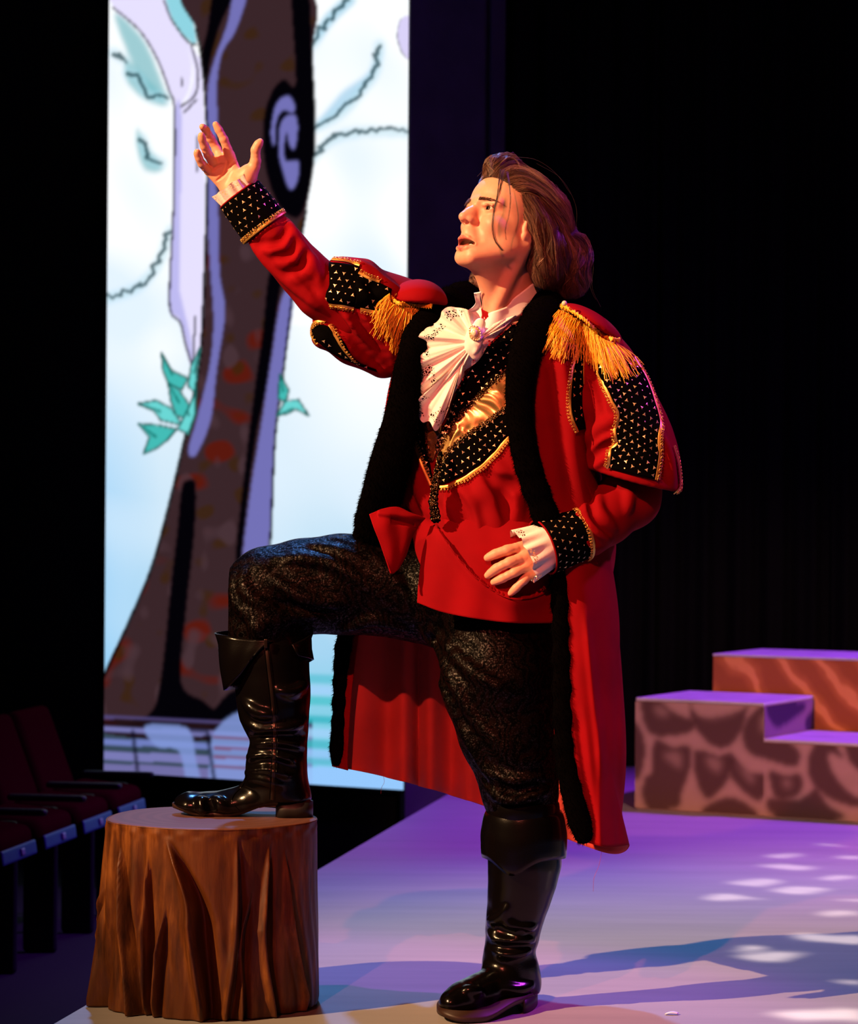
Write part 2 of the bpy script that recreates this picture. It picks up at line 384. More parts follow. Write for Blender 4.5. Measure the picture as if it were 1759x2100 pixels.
class Target:
    """surfaces that trims and appliques are laid on"""
    def __init__(s, parts):
        V, Fs, o = [], [], 0
        for v, q in parts: V.append(np.asarray(v)); Fs.append(np.asarray(q) + o); o += len(v)
        s.t = BVHTree.FromPolygons(np.vstack(V).tolist(), np.vstack(Fs).tolist())
        s.last = 6.1
    def at(s, px, py, off=0.0):
        o = Vector((0, 0, CAMZ)); d = Vector(P(px, py, 1.0)) - o; d.normalize()
        loc, nr, i, dist = s.t.ray_cast(o, d)
        if loc is None:
            q = Vector(P(px, py, s.last)); loc, nr, i, dist = s.t.find_nearest(q)
            nr = Vector(nr)
        else: s.last = loc.y
        if nr.dot(d) > 0.2: nr = -nr
        return np.array(loc + nr * off), np.array(nr)
def lay(tg, A, B, nu, nv, off=0.002, sm=2):
    """quad patch between pixel polylines A and B laid on target; returns grid, normals"""
    a = resamp(np.array(A, float), nu); b = resamp(np.array(B, float), nu)
    G = np.zeros((nu, nv, 3)); Nn = np.zeros((nu, nv, 3))
    for i in range(nu):
        for j in range(nv):
            t = j / (nv - 1); q = a[i] * (1 - t) + b[i] * t; G[i, j], Nn[i, j] = tg.at(q[0], q[1], 0)
    for _ in range(sm):
        for ax in (0, 1):
            K = np.array(Nn); s1 = [slice(None)] * 3; s0 = [slice(None)] * 3; s2 = [slice(None)] * 3
            s1[ax] = slice(1, -1); s0[ax] = slice(0, -2); s2[ax] = slice(2, None)
            if G.shape[ax] > 2:
                Nn[tuple(s1)] = (K[tuple(s0)] + K[tuple(s1)] * 2 + K[tuple(s2)]) / 4
    Nn /= np.linalg.norm(Nn, axis=2, keepdims=True) + 1e-9
    return G + Nn * off, Nn
def lay_patch(name, tg, A, B, mat, parent, nu=30, nv=8, off=0.002, th=0.0015):
    G, Nn = lay(tg, A, B, nu, nv, off)
    o = mesh(name, G.reshape(-1, 3), grid_faces(nu, nv), mat, parent); solid(o, th, 0)
    return o, G, Nn
def studs(name, G, Nn, parent, spacing=0.0125, size=0.0044, off=0.0016, mat=None, skip=0.0, closed=False):
    """three-armed foil triangles and dots in a hexagonal lattice over a grid patch"""
    nu, nv = G.shape[:2]; L = (np.median(np.linalg.norm(np.diff(G[..., ::2], axis=0), axis=2), axis=1).sum() if not closed else np.linalg.norm(np.diff(G, axis=0), axis=2).mean(1).sum()); W = np.median(np.linalg.norm(np.diff(G[..., ::2] if not closed else G, axis=1), axis=2), axis=0).sum()
    V, Fc = [], []; ru, rv = max(1, int(L / spacing)), max(1, int(W / (spacing * 0.866)))
    for j in range(rv):
        for i in range(ru):
            u = (i + 0.5 + 0.5 * (j % 2)) / ru; v_ = (j + 0.5) / rv
            if u > 0.985 or RNG.random() < skip: continue
            fu, fv = u * (nu - 1), v_ * (nv - 1); a, b = min(int(fu), nu - 2), min(int(fv), nv - 2); x, y = fu - a, fv - b
            g = lambda T: T[a, b] * (1-x)*(1-y) + T[a+1, b] * x*(1-y) + T[a, b+1] * (1-x)*y + T[a+1, b+1] * x*y
            c, n = g(G), g(Nn); n = n / np.linalg.norm(n); n0 = n; n = n + RNG.normal(0, 0.16, 3); n /= np.linalg.norm(n)
            e1 = G[a + 1, b] - G[a, b]; e1 = e1 - n * (e1 @ n); e1 /= np.linalg.norm(e1) + 1e-9; e2 = np.cross(n, e1)
            k = (i + 2 * j) % 3
            base = len(V); c = c + n0 * off
            if k == 2:
                m = 6; rr = [size * 0.34] * 6; ph = 0
            else:
                m = 6; rr = [size, size * 0.36] * 3; ph = 0.5 if k else 0.5 + math.pi
            V.append(c + n * 0.0006)
            for q in range(m):
                an = ph + q * 2 * math.pi / m; V.append(c + rr[q] * (math.cos(an) * e1 + math.sin(an) * e2) - n * 0.0002)
            for q in range(m): Fc.append((base, base + 1 + q, base + 1 + (q + 1) % m))
    if not V: return None
    o = mesh(name, V, np.array(Fc), mat or M['gold'], parent, smooth=False); o['kind'] = 'stuff'; return o
def braid(name, pts3, nrm, parent, wd=0.006, loops=True, mat=None):
    """flat gold tape with a looped edge along points pts3 with normals nrm"""
    X = np.asarray(pts3); n = len(X); T = np.gradient(X, axis=0); T /= np.linalg.norm(T, axis=1, keepdims=True) + 1e-9
    Bn = np.cross(nrm, T); Bn /= np.linalg.norm(Bn, axis=1, keepdims=True) + 1e-9
    V = np.stack((X - Bn * wd * 0.35 + nrm * 0.0006, X + nrm * 0.0016, X + Bn * wd * 0.35 + nrm * 0.0006), 1)
    v1, f1 = V.reshape(-1, 3), grid_faces(n, 3)
    s = np.r_[0, np.cumsum(np.linalg.norm(np.diff(X, axis=0), axis=1))]
    if loops:
        m = max(12, int(s[-1] / 0.0011)); t = np.linspace(0, s[-1], m); ip = lambda A: np.stack([np.interp(t, s, A[:, k]) for k in range(3)], 1)
        per = 0.0068; ph = t / per * 2 * np.pi; Xc, Tc, Bc, Nc = ip(X), ip(T), ip(Bn), ip(np.asarray(nrm))
        L = Xc + Tc * (np.sin(ph) * 0.0035)[:, None] + Bc * (wd * 0.35 + (1 - np.cos(ph)) * wd * 0.42)[:, None] + Nc * (0.0012 + 0.0006 * np.cos(ph * 0.5))[:, None]
        v2, f2 = tubes([L], 0.0008, 4)
        v1, f1 = np.vstack((v1, v2)), np.vstack((f1, f2 + len(v1)))
    return mesh(name, v1, f1, mat or M['braid'], parent)
def lay_braid(name, tg, line, parent, wd=0.006, off=0.0025, flip=False, loops=True, mat=None):
    n = max(8, int(len(line) * 14)); q = resamp(np.array(line, float), n)
    if flip: q = q[::-1]
    R = [tg.at(a, b, 0) for a, b in q]; X = np.array([r[0] for r in R]); Nn = np.array([r[1] for r in R])
    for _ in range(3): Nn[1:-1] = (Nn[:-2] + 2 * Nn[1:-1] + Nn[2:]) / 4; X[1:-1] = (X[:-2] + 2 * X[1:-1] + X[2:]) / 4
    Nn /= np.linalg.norm(Nn, axis=1, keepdims=True)
    return braid(name, X + Nn * off, Nn, parent, wd, loops, mat)
def loft(rows, nu, nv):
    """rows of control points (px, py, Y) -> dense pixel-space grid then world grid"""
    R = np.stack([resamp(np.array(r, float), nu) for r in rows], 0)       # rows x nu x 3
    G = cat(R.reshape(len(rows), -1), nv).reshape(nv, nu, 3)
    return G
def g2w(G):
    s = G.shape; return PP(G.reshape(-1, 3)).reshape(s)
def tube_part(A, Bp, ra, rb, nu, nv, dep=1.0, tilt=0.0, ruffle=None, prof=None):
    """open tube from A to Bp (world points), radii metres; grid (nu around, nv along)"""
    A = np.asarray(A); Bp = np.asarray(Bp); ax = Bp - A; L = np.linalg.norm(ax); ax = ax / L
    e1 = np.cross(ax, (0, 1, 0)); e1 /= np.linalg.norm(e1); e2 = np.cross(ax, e1)
    a = np.arange(nu) / nu * 2 * np.pi; t = np.linspace(0, 1, nv)
    r = ra + (rb - ra) * t
    if prof is not None: r = r * np.interp(t, *prof)
    Gd = np.zeros((nu, nv, 3))
    for j in range(nv):
        rr = np.full(nu, r[j]); sh = np.zeros(nu)
        if ruffle: n_, am = ruffle; rr = rr + am * t[j] * np.sin(a * n_ + 0.6 * np.sin(3 * a)); sh = am * 0.4 * t[j] * np.sin(a * (n_ * 0.5 + 1) + 1)
        Gd[:, j] = A + ax * (L * t[j] + sh + tilt * r[j] * np.cos(a))[:, None] + e1 * (rr * np.cos(a))[:, None] + e2 * (rr * dep * np.sin(a))[:, None]
    return Gd

# ---------------------------------------------------------------- painted / projected flat pictures (colour per vertex on a fine grid)
def lin(c):
    c = np.asarray(c, float) / 255.0
    return np.where(c <= 0.04045, c / 12.92, ((c + 0.055) / 1.055) ** 2.4)
class Paint:
    def __init__(s, X, nu, nv, base):
        s.px, s.py = px_of(X); s.nu, s.nv = nu, nv; s.c = np.tile(lin(base), (len(X), 1)) if np.ndim(base) == 1 else base
    def mixin(s, m, col, a=1.0): m = (m * a)[:, None]; s.c = s.c * (1 - m) + lin(col) * m
    def blur(s, m, n):
        g = m.reshape(s.nu, s.nv).astype(float)
        for _ in range(n):
            for ax in (0, 1):
                p = np.pad(g, [(1, 1) if k == ax else (0, 0) for k in (0, 1)], 'edge')
                g = (p[tuple(slice(0, -2) if k == ax else slice(None) for k in (0, 1))] + 2 * g + p[tuple(slice(2, None) if k == ax else slice(None) for k in (0, 1))]) / 4
        return g.ravel()
    def poly(s, pts, col, a=1.0, blur=2, curve=True):
        q = np.array(pts, float)
        if curve: q = cat(q, len(q) * 6, closed=True)
        m = np.zeros(len(s.px), bool); bb = (s.px >= q[:, 0].min()) & (s.px <= q[:, 0].max()) & (s.py >= q[:, 1].min()) & (s.py <= q[:, 1].max())
        x, y = s.px[bb], s.py[bb]; ins = np.zeros(len(x), bool)
        for (x0, y0), (x1, y1) in zip(q, np.roll(q, -1, 0)):
            if y0 == y1: continue
            cnd = ((y0 > y) != (y1 > y)) & (x < (x1 - x0) * (y - y0) / (y1 - y0) + x0); ins ^= cnd
        m[bb] = ins; s.mixin(s.blur(m, blur), col, a)
    def stroke(s, pts, wd, col, a=1.0, blur=1, curve=True, jag=0):
        q = np.array(pts, float)
        if curve: q = cat(q, len(q) * 5)
        if jag:
            q = resamp(q, max(6, int(np.linalg.norm(np.diff(q, axis=0), axis=1).sum() / (jag * 0.9)))); q[::2] += RNG.normal(0, jag * 0.5, q[::2].shape); q[1::2] -= RNG.normal(jag * 0.3, jag * 0.4, q[1::2].shape)
        w0, w1 = (wd, wd) if np.ndim(wd) == 0 else wd; dist = np.full(len(s.px), 1e9)
        R = max(w0, w1); bb = (s.px > q[:, 0].min() - R) & (s.px < q[:, 0].max() + R) & (s.py > q[:, 1].min() - R) & (s.py < q[:, 1].max() + R)
        x, y = s.px[bb], s.py[bb]; dd = np.full(len(x), 1e9); n = len(q) - 1
        for i in range(n):
            a0, b0 = q[i], q[i + 1]; ab = b0 - a0; L = max((ab ** 2).sum(), 1e-6); t = np.clip(((x - a0[0]) * ab[0] + (y - a0[1]) * ab[1]) / L, 0, 1)
            dd = np.minimum(dd, np.hypot(x - a0[0] - t * ab[0], y - a0[1] - t * ab[1]) - (w0 + (w1 - w0) * (i + t) / n) / 2)
        dist[bb] = dd; s.mixin(s.blur(dist < 0, blur), col, a)
    def apply(s, o):
        at = o.data.color_attributes.new(name='print', type='FLOAT_COLOR', domain='POINT')
        at.data.foreach_set('color', np.column_stack((np.clip(s.c, 0, 1), np.ones(len(s.c)))).astype(np.float32).ravel())
def panel(name, a, b, c, d, step, mat, parent=None):
    """a bottom-left, b bottom-right, c top-right, d top-left world corners -> fine grid"""
    a, b, c, d = map(np.asarray, (a, b, c, d)); nu = int(np.linalg.norm(b - a) / step) + 2; nv = int(np.linalg.norm(d - a) / step) + 2
    u = np.linspace(0, 1, nu)[:, None, None]; v_ = np.linspace(0, 1, nv)[None, :, None]
    X = (a * (1-u)*(1-v_) + b * u*(1-v_) + c * u*v_ + d * (1-u)*v_).reshape(-1, 3)
    return mesh(name, X, grid_faces(nu, nv), mat, parent, smooth=False), X, nu, nv
def vnoise(x, y, seed, scale):
    r = np.random.default_rng(seed); o = 0
    for k in range(7):
        a = r.uniform(0, 2 * np.pi); f = r.uniform(0.5, 1.6) / scale; o = o + np.sin((x * math.cos(a) + y * math.sin(a)) * f * 6.28 + r.uniform(0, 6.28))
    return o / 3.5

# ---------------------------------------------------------------- floors, walls, curtains
t = NT('grey_stage_floor'); v = t.coord((0.35, 2.6, 1)); v1 = t.coord()
t.link(t.ramp(t.noise(v, 3, 6, 0.6), [(0.3, (0.35, 0.335, 0.33)), (0.7, (0.42, 0.40, 0.39))]), t.b.inputs['Base Color'])
t.set(Roughness=0.62, Specular__IOR__Level=0.25); t.bump(t.noise(v1, 160, 4), 0.25, 0.001); floor_m = t.m
e0, e1 = floor_pt(1010, 1575), floor_pt(160, 2071); dr = (e1 - e0) / np.linalg.norm(e1 - e0)
s0 = e0 - dr * 0.3; s1 = e1 + dr * 3.0
V = [s0, s1, (5, s1[1], 0), (5, 12.3, 0), (s0[0], 12.3, 0)]; V = [tuple(np.array(p, float)) for p in V]; top = [(x, y, 0.0) for x, y, z in V]; bot = [(x, y, -0.42) for x, y, z in V]
o = struct(mesh('floor', top + bot, [(0, 1, 2, 3, 4), (5, 6, 1, 0), (6, 7, 2, 1)], floor_m, smooth=False)); o['label'] = 'grey painted stage floor'
o.data.materials.append(plain('black_stage_face', (0.01, 0.01, 0.012), 0.7)); o.data.polygons[1].material_index = 1; o.data.polygons[2].material_index = 1
dark = plain('dark_hall_carpet', (0.012, 0.008, 0.01), 0.9)
struct(mesh('floor_hall', [(-5, -1, -0.42), (5, -1, -0.42), (5, 13, -0.42), (-5, 13, -0.42)], [(0, 1, 2, 3)], dark, smooth=False))
blk = cloth('black_drape', (0.0028, 0.0025, 0.004), 0.9, 0.0, 500)
sl = P(213, 1583, 11.7); sr_ = P(827, 1619, 11.0)
wd_ = (sr_ - sl); wd_[2] = 0; wd_ /= np.linalg.norm(wd_); wn = np.array((wd_[1], -wd_[0], 0.0))      # wn points at the camera
wall0 = sl - wn * 0.06
bl = wall0 - wd_ * 4.0; brw = wall0 + wd_ * 1.4
struct(mesh('wall_left', [(bl[0], bl[1], -0.42), (brw[0], brw[1], -0.42), (brw[0], brw[1], 6), (bl[0], bl[1], 6)], [(0, 1, 2, 3)], plain('black_wall', (0.004, 0.004, 0.005), 0.9), smooth=False))
# proscenium column beside the screen
t = NT('dark_column_paint'); v = t.coord(); t.link(t.ramp(t.noise(v, 7, 4), [(0.3, (0.035, 0.025, 0.05)), (0.7, (0.055, 0.04, 0.075))]), t.b.inputs['Base Color']); t.set(Roughness=0.7)
c0 = P(834, 1000, 10.9); c1 = P(994, 1000, 11.2); c2 = P(1027, 1000, 11.5)
cp = [(c0[0], c0[1]), (c1[0] - 0.01, c1[1] - .02), (c1[0], c1[1] + 0.04), (c1[0] + 0.012, c1[1] + 0.04), (c1[0] + 0.014, c1[1] - 0.01), (c2[0], c2[1] - 0.25), (c2[0], 12.0), (c0[0], 12.0)]
nC = len(cp); V = [(x, y, -0.42) for x, y in cp] + [(x, y, 6) for x, y in cp]
o = struct(mesh('wall_proscenium', V, [(i, (i + 1) % nC, (i + 1) % nC + nC, i + nC) for i in range(nC)], t.m, smooth=False)); bevel(o, 0.008)
# back drapes: one pleated curtain per panel
xs = [0.1, 0.95, 1.75, 2.6, 3.6, 5.2]
for i in range(5):
    n = 90; x = np.linspace(xs[i], xs[i + 1] + 0.03, n); ph = np.linspace(0, (xs[i + 1] - xs[i]) * 42, n)
    y = 12.05 + 0.035 * np.sin(ph + i) + 0.012 * np.sin(ph * 2.3) + 0.05 * (i % 2)
    zz = np.linspace(0.004, 6, 5); G = np.array([[(x[a], y[a] + 0.004 * math.sin(b), zz[b]) for b in range(5)] for a in range(n)])
    o = mesh('stage_curtain', G.reshape(-1, 3), grid_faces(n, 5), blk); solid(o, 0.004, 0)
    o['category'] = 'curtain'; o['group'] = 'black drapes across the back of the stage'
    o['label'] = ['black back curtain beside the dark column', 'second black curtain from the column, left of the steps', 'black curtain behind the orange block', 'black curtain at the right edge of the view', 'black curtain beyond the right edge'][i]

# ---------------------------------------------------------------- LED screen with its picture
t = NT('screen_picture'); a = t.new('ShaderNodeAttribute', _attribute_name='print'); e = t.new('ShaderNodeEmission', Strength=1.06)
t.link(a.outputs['Color'], e.inputs['Color']); t.link(e.outputs[0], t.out.inputs['Surface'])
scr = thing('led_screen', 'tall lit screen showing a painted forest with a striped tree trunk', 'screen', tuple((sl + sr_) / 2))
zt = 3.55; A_, B_ = sl.copy(), sr_.copy(); zb = (A_[2] + B_[2]) / 2
A_[2] = B_[2] = zb
tp = lambda p: np.array((p[0], p[1], zt))
so, X, nu, nv = panel('screen_picture', A_, B_, tp(B_), tp(A_), 0.0052, t.m, scr)
pt = Paint(X, nu, nv, (250, 253, 255)); x, y = pt.px, pt.py
fade = np.clip((y - 650) / 900, 0, 1); lf = np.clip((330 - x) / 120, 0, 1)
pt.mixin(np.clip(fade + vnoise(x, y, 3, 420) * 0.12 * (fade > 0.02), 0, 1), (112, 190, 230)); pt.mixin(lf * np.clip((y - 500) / 500, 0, 1), (150, 205, 245), 0.6)
pt.mixin(np.clip(vnoise(x, y, 5, 300), 0, 1) * np.clip(1 - fade, 0, 1), (222, 238, 252), 0.9)
pt.mixin((x > 600) * np.clip((y - 1340) / 150, 0, 1), (110, 205, 215), 0.5)
# faint teal foliage shadows and squiggles
teal, dteal = (96, 178, 188), (12, 62, 72)
for q in ([(235, 25), (290, 75), (325, 150), (340, 205), (300, 180), (262, 110)], [(258, 120), (300, 160), (345, 215), (300, 205), (262, 170)], [(280, 260), (300, 300), (335, 345), (300, 350), (282, 310)]): pt.poly(q, teal, 0.75, 8)
for q in ([(785, 95), (760, 165), (700, 230), (645, 262), (700, 190), (755, 150)], [(700, 0), (730, 0), (690, 40), (645, 90), (655, 50)]): pt.poly(q, (160, 205, 232), 0.8, 8)
for q in ([(262, 150), (285, 160), (300, 192), (342, 200)], [(292, 285), (305, 320), (332, 335)], [(350, 472), (322, 545), (280, 590), (222, 612)], [(716, 0), (692, 22), (672, 42), (640, 92)], [(778, 92), (768, 150), (738, 190), (700, 232), (646, 262)], [(640, 325), (682, 286), (742, 271), (832, 271)], [(234, 108), (255, 122)]):
    pt.stroke(q, 22, (170, 215, 230), 0.5, 8); pt.stroke(q, (9, 6), dteal, 0.85, 1, True, 10)
# pale tree on the left
pt.poly([(232, -20), (340, -20), (352, 40), (385, 85), (403, 112), (418, 180), (420, 660), (414, 704), (394, 752), (378, 700), (370, 660), (350, 640), (348, 580), (356, 420), (358, 230), (345, 185), (320, 120), (290, 70), (260, 40), (235, 20)], (226, 220, 250), 1, 2)
pt.poly([(358, 230), (372, 240), (368, 560), (374, 620), (392, 700), (394, 752), (370, 660), (350, 640), (348, 580), (356, 420)], (186, 182, 236), 1, 3)
pt.poly([(380, 85), (392, 130), (388, 180), (372, 215), (384, 205), (398, 150)], (245, 245, 255), 1, 2)
pt.poly([(340, -20), (386, -20), (398, 50), (402, 90), (378, 75), (352, 38)], (140, 208, 222), 1, 2)
for q in ([(232, 16), (262, 40), (292, 70), (322, 120), (347, 186), (358, 232), (356, 420), (348, 580), (350, 640), (370, 662), (380, 704), (394, 750)], [(336, 0), (352, 40), (384, 84), (402, 92)], [(392, 92), (406, 150), (400, 195), (372, 218)], [(402, 205), (378, 230)], [(372, 160), (374, 175)], [(405, 280), (404, 350)], [(400, 650), (396, 745)]): pt.stroke(q, (4, 5), (22, 14, 34), 0.92, 1)
# main trunk
tr = [(382, -20), (402, 60), (414, 120), (422, 220), (426, 330), (418, 600), (408, 750), (374, 920), (335, 1080), (305, 1180), (262, 1280), (213, 1388), (205, 1500), (520, 1500), (546, 1300), (552, 1120), (562, 900), (577, 780), (602, 580), (628, 430), (644, 300), (640, 120), (630, -20)]
pt.poly(tr, (56, 36, 40), 1, 1)
msk = lambda pts: pts
inside = np.zeros(len(x), bool); qq = cat(np.array(tr, float), 160, closed=True)
for (x0, y0), (x1, y1) in zip(qq, np.roll(qq, -1, 0)):
    if y0 != y1: inside ^= ((y0 > y) != (y1 > y)) & (x < (x1 - x0) * (y - y0) / (y1 - y0) + x0)
pt.mixin(inside * np.clip(vnoise(x, y, 11, 95) * 2.2 - 0.9, 0, 1) * np.clip((y - 380) / 300, 0, 1), (92, 20, 4), 0.85)
pt.mixin(inside * np.clip(vnoise(x, y, 21, 60) * 2 - 1.0, 0, 1), (58, 34, 12), 0.8)
pt.mixin(inside * np.clip(-vnoise(x, y, 31, 80) * 2 - 0.9, 0, 1) * (y > 500), (72, 50, 56), 0.8)
lav, bk = (112, 110, 178), (3, 2, 6)
for q in ([(440, -20), (482, -20), (452, 50), (432, 120), (424, 170), (412, 120), (425, 60)], [(598, -20), (632, -20), (640, 100), (648, 260), (640, 360), (618, 440), (588, 440), (560, 400), (542, 330), (540, 250), (556, 190), (582, 162), (606, 168)], [(552, 560), (578, 560), (568, 640), (548, 790), (528, 880), (510, 1010), (494, 1150), (482, 1150), (498, 990), (520, 810), (538, 680)], [(372, 1000), (386, 984), (402, 996), (398, 1100), (382, 1250), (372, 1400), (420, 1440), (440, 1480), (215, 1500), (300, 1470), (328, 1400), (350, 1200), (364, 1080)], [(430, 1470), (470, 1420), (500, 1420), (500, 1490), (440, 1500)]): pt.poly(q, bk, 1, 2)
for q in ([(482, -20), (508, -20), (484, 60), (455, 110), (444, 180), (446, 250), (440, 330), (448, 450), (450, 560), (461, 640), (444, 760), (432, 860), (402, 932), (386, 924), (406, 850), (430, 750), (438, 660), (432, 560), (426, 450), (424, 330), (422, 250), (428, 170), (444, 110), (466, 50)], [(604, 600), (577, 780), (563, 900), (550, 1120), (500, 1160), (512, 1020), (536, 870), (556, 740), (578, 610)], [(566, 215), (590, 196), (604, 215), (600, 232), (580, 226), (566, 250), (562, 300), (556, 270)], [(585, 240), (604, 236), (610, 262), (604, 305), (594, 298), (588, 270), (582, 300), (586, 330), (612, 332), (608, 375), (594, 388), (580, 350), (572, 310), (574, 262)]): pt.poly(q, lav, 1, 2)
pt.stroke([(402, 60), (414, 120), (422, 220), (426, 330), (418, 600), (408, 750), (374, 920), (335, 1080), (305, 1180), (262, 1280), (213, 1388)], 6, (14, 6, 8), 1, 1)
pt.stroke([(628, 430), (604, 570), (579, 780), (564, 900), (554, 1120)], 5, (10, 6, 16), 1, 1)
# bushes
for k, lf_ in enumerate(([(331, 724), (352, 760), (386, 776), (372, 800), (346, 790), (334, 760)], [(410, 714), (403, 760), (401, 806), (385, 792), (392, 750)], [(345, 786), (366, 798), (388, 830), (392, 862), (360, 852), (350, 822)], [(283, 828), (320, 821), (352, 838), (374, 872), (330, 862), (314, 842)], [(284, 869), (326, 872), (362, 880), (344, 902), (320, 920), (294, 931), (306, 897)], [(384, 842), (402, 800), (400, 850), (386, 890), (364, 880)], [(574, 768), (592, 800), (586, 826), (570, 816)], [(568, 852), (585, 822), (612, 820), (634, 853), (606, 839), (590, 848)])):
    pt.poly(lf_, (104, 210, 208) if k % 2 else (66, 184, 178), 1, 1, False); pt.stroke(lf_ + lf_[:1], 4, (4, 78, 74), 0.95, 1, False); pt.stroke([lf_[0], np.mean(lf_, 0)], (3, 5), (8, 104, 98), 0.9, 1, False)
# the picture goes on above the view
for q, cc in (([(382, -15), (630, -15), (650, -700), (360, -700)], (56, 36, 40)), ([(440, -15), (482, -15), (505, -700), (450, -700)], bk), ([(482, -15), (508, -15), (540, -700), (505, -700)], lav), ([(598, -15), (632, -15), (652, -700), (615, -700)], bk), ([(205, -15), (340, -15), (300, -300), (205, -240)], (226, 220, 250))): pt.poly(q, cc, 1, 1, False)
pt.stroke([(822, 40), (816, 75), (826, 108), (840, 120)], 4, (30, 14, 60), 1, 1); pt.poly([(822, 40), (816, 75), (826, 108), (845, 120), (845, 38)], (214, 206, 244), 1, 1)
# glitch stripes near the bottom, seen straight through the trunk foot
bot_ = (y > 1476) & (x < 640)
pt.mixin(bot_ * 1.0, (30, 14, 18), 0.9)
sl_ = (x - 213) * 0.045
for y0, y1, cc in ((1467, 1473, (80, 70, 120)), (1489, 1500, (116, 116, 176)), (1514, 1527, (110, 124, 190)), (1540, 1558, (120, 120, 180)), (1565, 1610, (112, 108, 164))):
    pt.mixin(pt.blur((y - sl_ > y0) & (y - sl_ < y1) & (x < 640), 1), cc, 0.95)
for q in ([(296, 1490), (350, 1486), (390, 1500), (402, 1560), (412, 1606), (384, 1606), (366, 1540), (320, 1530)], [(440, 1500), (490, 1460), (560, 1460), (560, 1606), (440, 1606), (430, 1560)]): pt.poly(q, (128, 150, 214), 0.75, 2)
for q in ([(392, 1498), (425, 1500), (440, 1606), (410, 1606)], [(272, 1500), (285, 1606)]): pt.stroke(q, 8, (10, 8, 30), 0.8, 2, False)
for yy in (1512, 1534, 1552, 1572): pt.stroke([(440, yy), (520, yy + 3)], 6, (120, 24, 10), 0.7, 1, False)
for y0, cc in ((1395, (90, 190, 210)), (1440, (70, 190, 200)), (1478, (40, 176, 190)), (1530, (70, 180, 196)), (1562, (90, 180, 205)), (1418, (160, 205, 245)), (1505, (160, 205, 245)), (1548, (150, 195, 245))): pt.mixin(pt.blur((np.abs(y - y0 - (x - 700) * 0.05) < 9) & (x > 600), 2), cc, 0.8)
pt.mixin(pt.blur((y > 1572) & (x > 560), 2), (150, 196, 250), 0.9)
pt.apply(so)
bz = plain('black_screen_frame', (0.006, 0.006, 0.007), 0.6); fr = []
Vb, Fb = [], []
for (p, q) in ((A_ - (0, 0, .012), B_ - (0, 0, .012)),):
    pass
bk0, bk1 = A_ - wd_ * 0.012 - wn * 0.05, B_ + wd_ * 0.012 - wn * 0.05; f0, f1 = A_ - wd_ * 0.012 - wn * 0.004, B_ + wd_ * 0.012 - wn * 0.004
V = [(*bk0[:2], zb - .012), (*bk1[:2], zb - .012), (*f1[:2], zb - .012), (*f0[:2], zb - .012), (*bk0[:2], zt + .01), (*bk1[:2], zt + .01), (*f1[:2], zt + .01), (*f0[:2], zt + .01)]
mesh('cabinet', V, [(0, 3, 2, 1), (4, 5, 6, 7), (0, 1, 5, 4), (1, 2, 6, 5), (2, 3, 7, 6), (3, 0, 4, 7)], bz, scr, smooth=False)

# ---------------------------------------------------------------- scenery blocks at the right
def prism(name, base, z0, z1, mat, parent, bv=0.006):
    n = len(base); V = [(p[0], p[1], z0) for p in base] + [(p[0], p[1], z1) for p in base]
    Fc = [tuple(range(n))[::-1], tuple(range(n, 2 * n))] + [(i, (i + 1) % n, (i + 1) % n + n, i + n) for i in range(n)]
    o = mesh(name, V, Fc, mat, parent, smooth=False); bevel(o, bv); return o
FL = floor_pt(1302, 1659)[:2]; FRr = floor_pt(1759, 1688)[:2]; fd = (FRr - FL) / np.linalg.norm(FRr - FL)
tt = (1575 - 1302) / (1759 - 1302); FR = FL + (FRr - FL) * 0.585
bd = np.array((-fd[1], fd[0])) * 0.50
tn = NT('pale_block_paint'); v = tn.coord(); tn.link(tn.ramp(tn.noise(v, 5, 4), [(0.3, (0.36, 0.24, 0.20)), (0.7, (0.42, 0.29, 0.24))]), tn.b.inputs['Base Color']); tn.set(Roughness=0.8, Specular__IOR__Level=0.1)
tpn = NT('printed_stone_paint'); a = tpn.new('ShaderNodeAttribute', _attribute_name='print'); tpn.link(a.outputs['Color'], tpn.b.inputs['Base Color']); tpn.set(Roughness=0.8, Specular__IOR__Level=0.1)
top_m = cloth('grey_tread_paint', (0.5, 0.48, 0.48), 0.7, 0, 200)
zA, zB, zC = 0.415, 0.285, 0.560
blk1 = thing('scenery_platform', 'pale step platform painted with dark stones, beside a lower step', 'stage platform', (FL[0], FL[1], 0))
FRe = FR + fd * 0.9
prism('platform_body', [FL, FR, FR + bd, FL + bd], 0.0, zA - 0.012, tn.m, blk1); prism('tread', [FL, FR, FR + bd, FL + bd], zA - 0.012, zA, top_m, blk1, 0.003)
prism('lower_body', [FR, FRe, FRe + bd, FR + bd], 0.0, zB - 0.012, tn.m, blk1); prism('lower_tread', [FR, FRe, FRe + bd, FR + bd], zB - 0.012, zB, top_m, blk1, 0.003)
nf = np.array((fd[1], -fd[0])) * 0.003
def wz(p, z): return np.array((p[0], p[1], z))
def paint_face(name, a, b, z0, z1, off, parent, blobs, base, dk, hi, step=0.008):
    o_, X, nu, nv = panel(name, wz(a + off, z0), wz(b + off, z0), wz(b + off, z1), wz(a + off, z1), step, tpn.m, parent)
    p_ = Paint(X, nu, nv, base); p_.mixin(np.clip(vnoise(X[:, 0], X[:, 2] * 1.3, 9, 0.2), 0, 1), (150, 128, 110), 0.3)
    for q in blobs: p_.poly(q[0], dk, q[1] if len(q) > 1 else 0.95, 2)
    for q in hi: p_.poly(q, base, 0.55, 4)
    # crop anything above
    p_.apply(o_); return o_
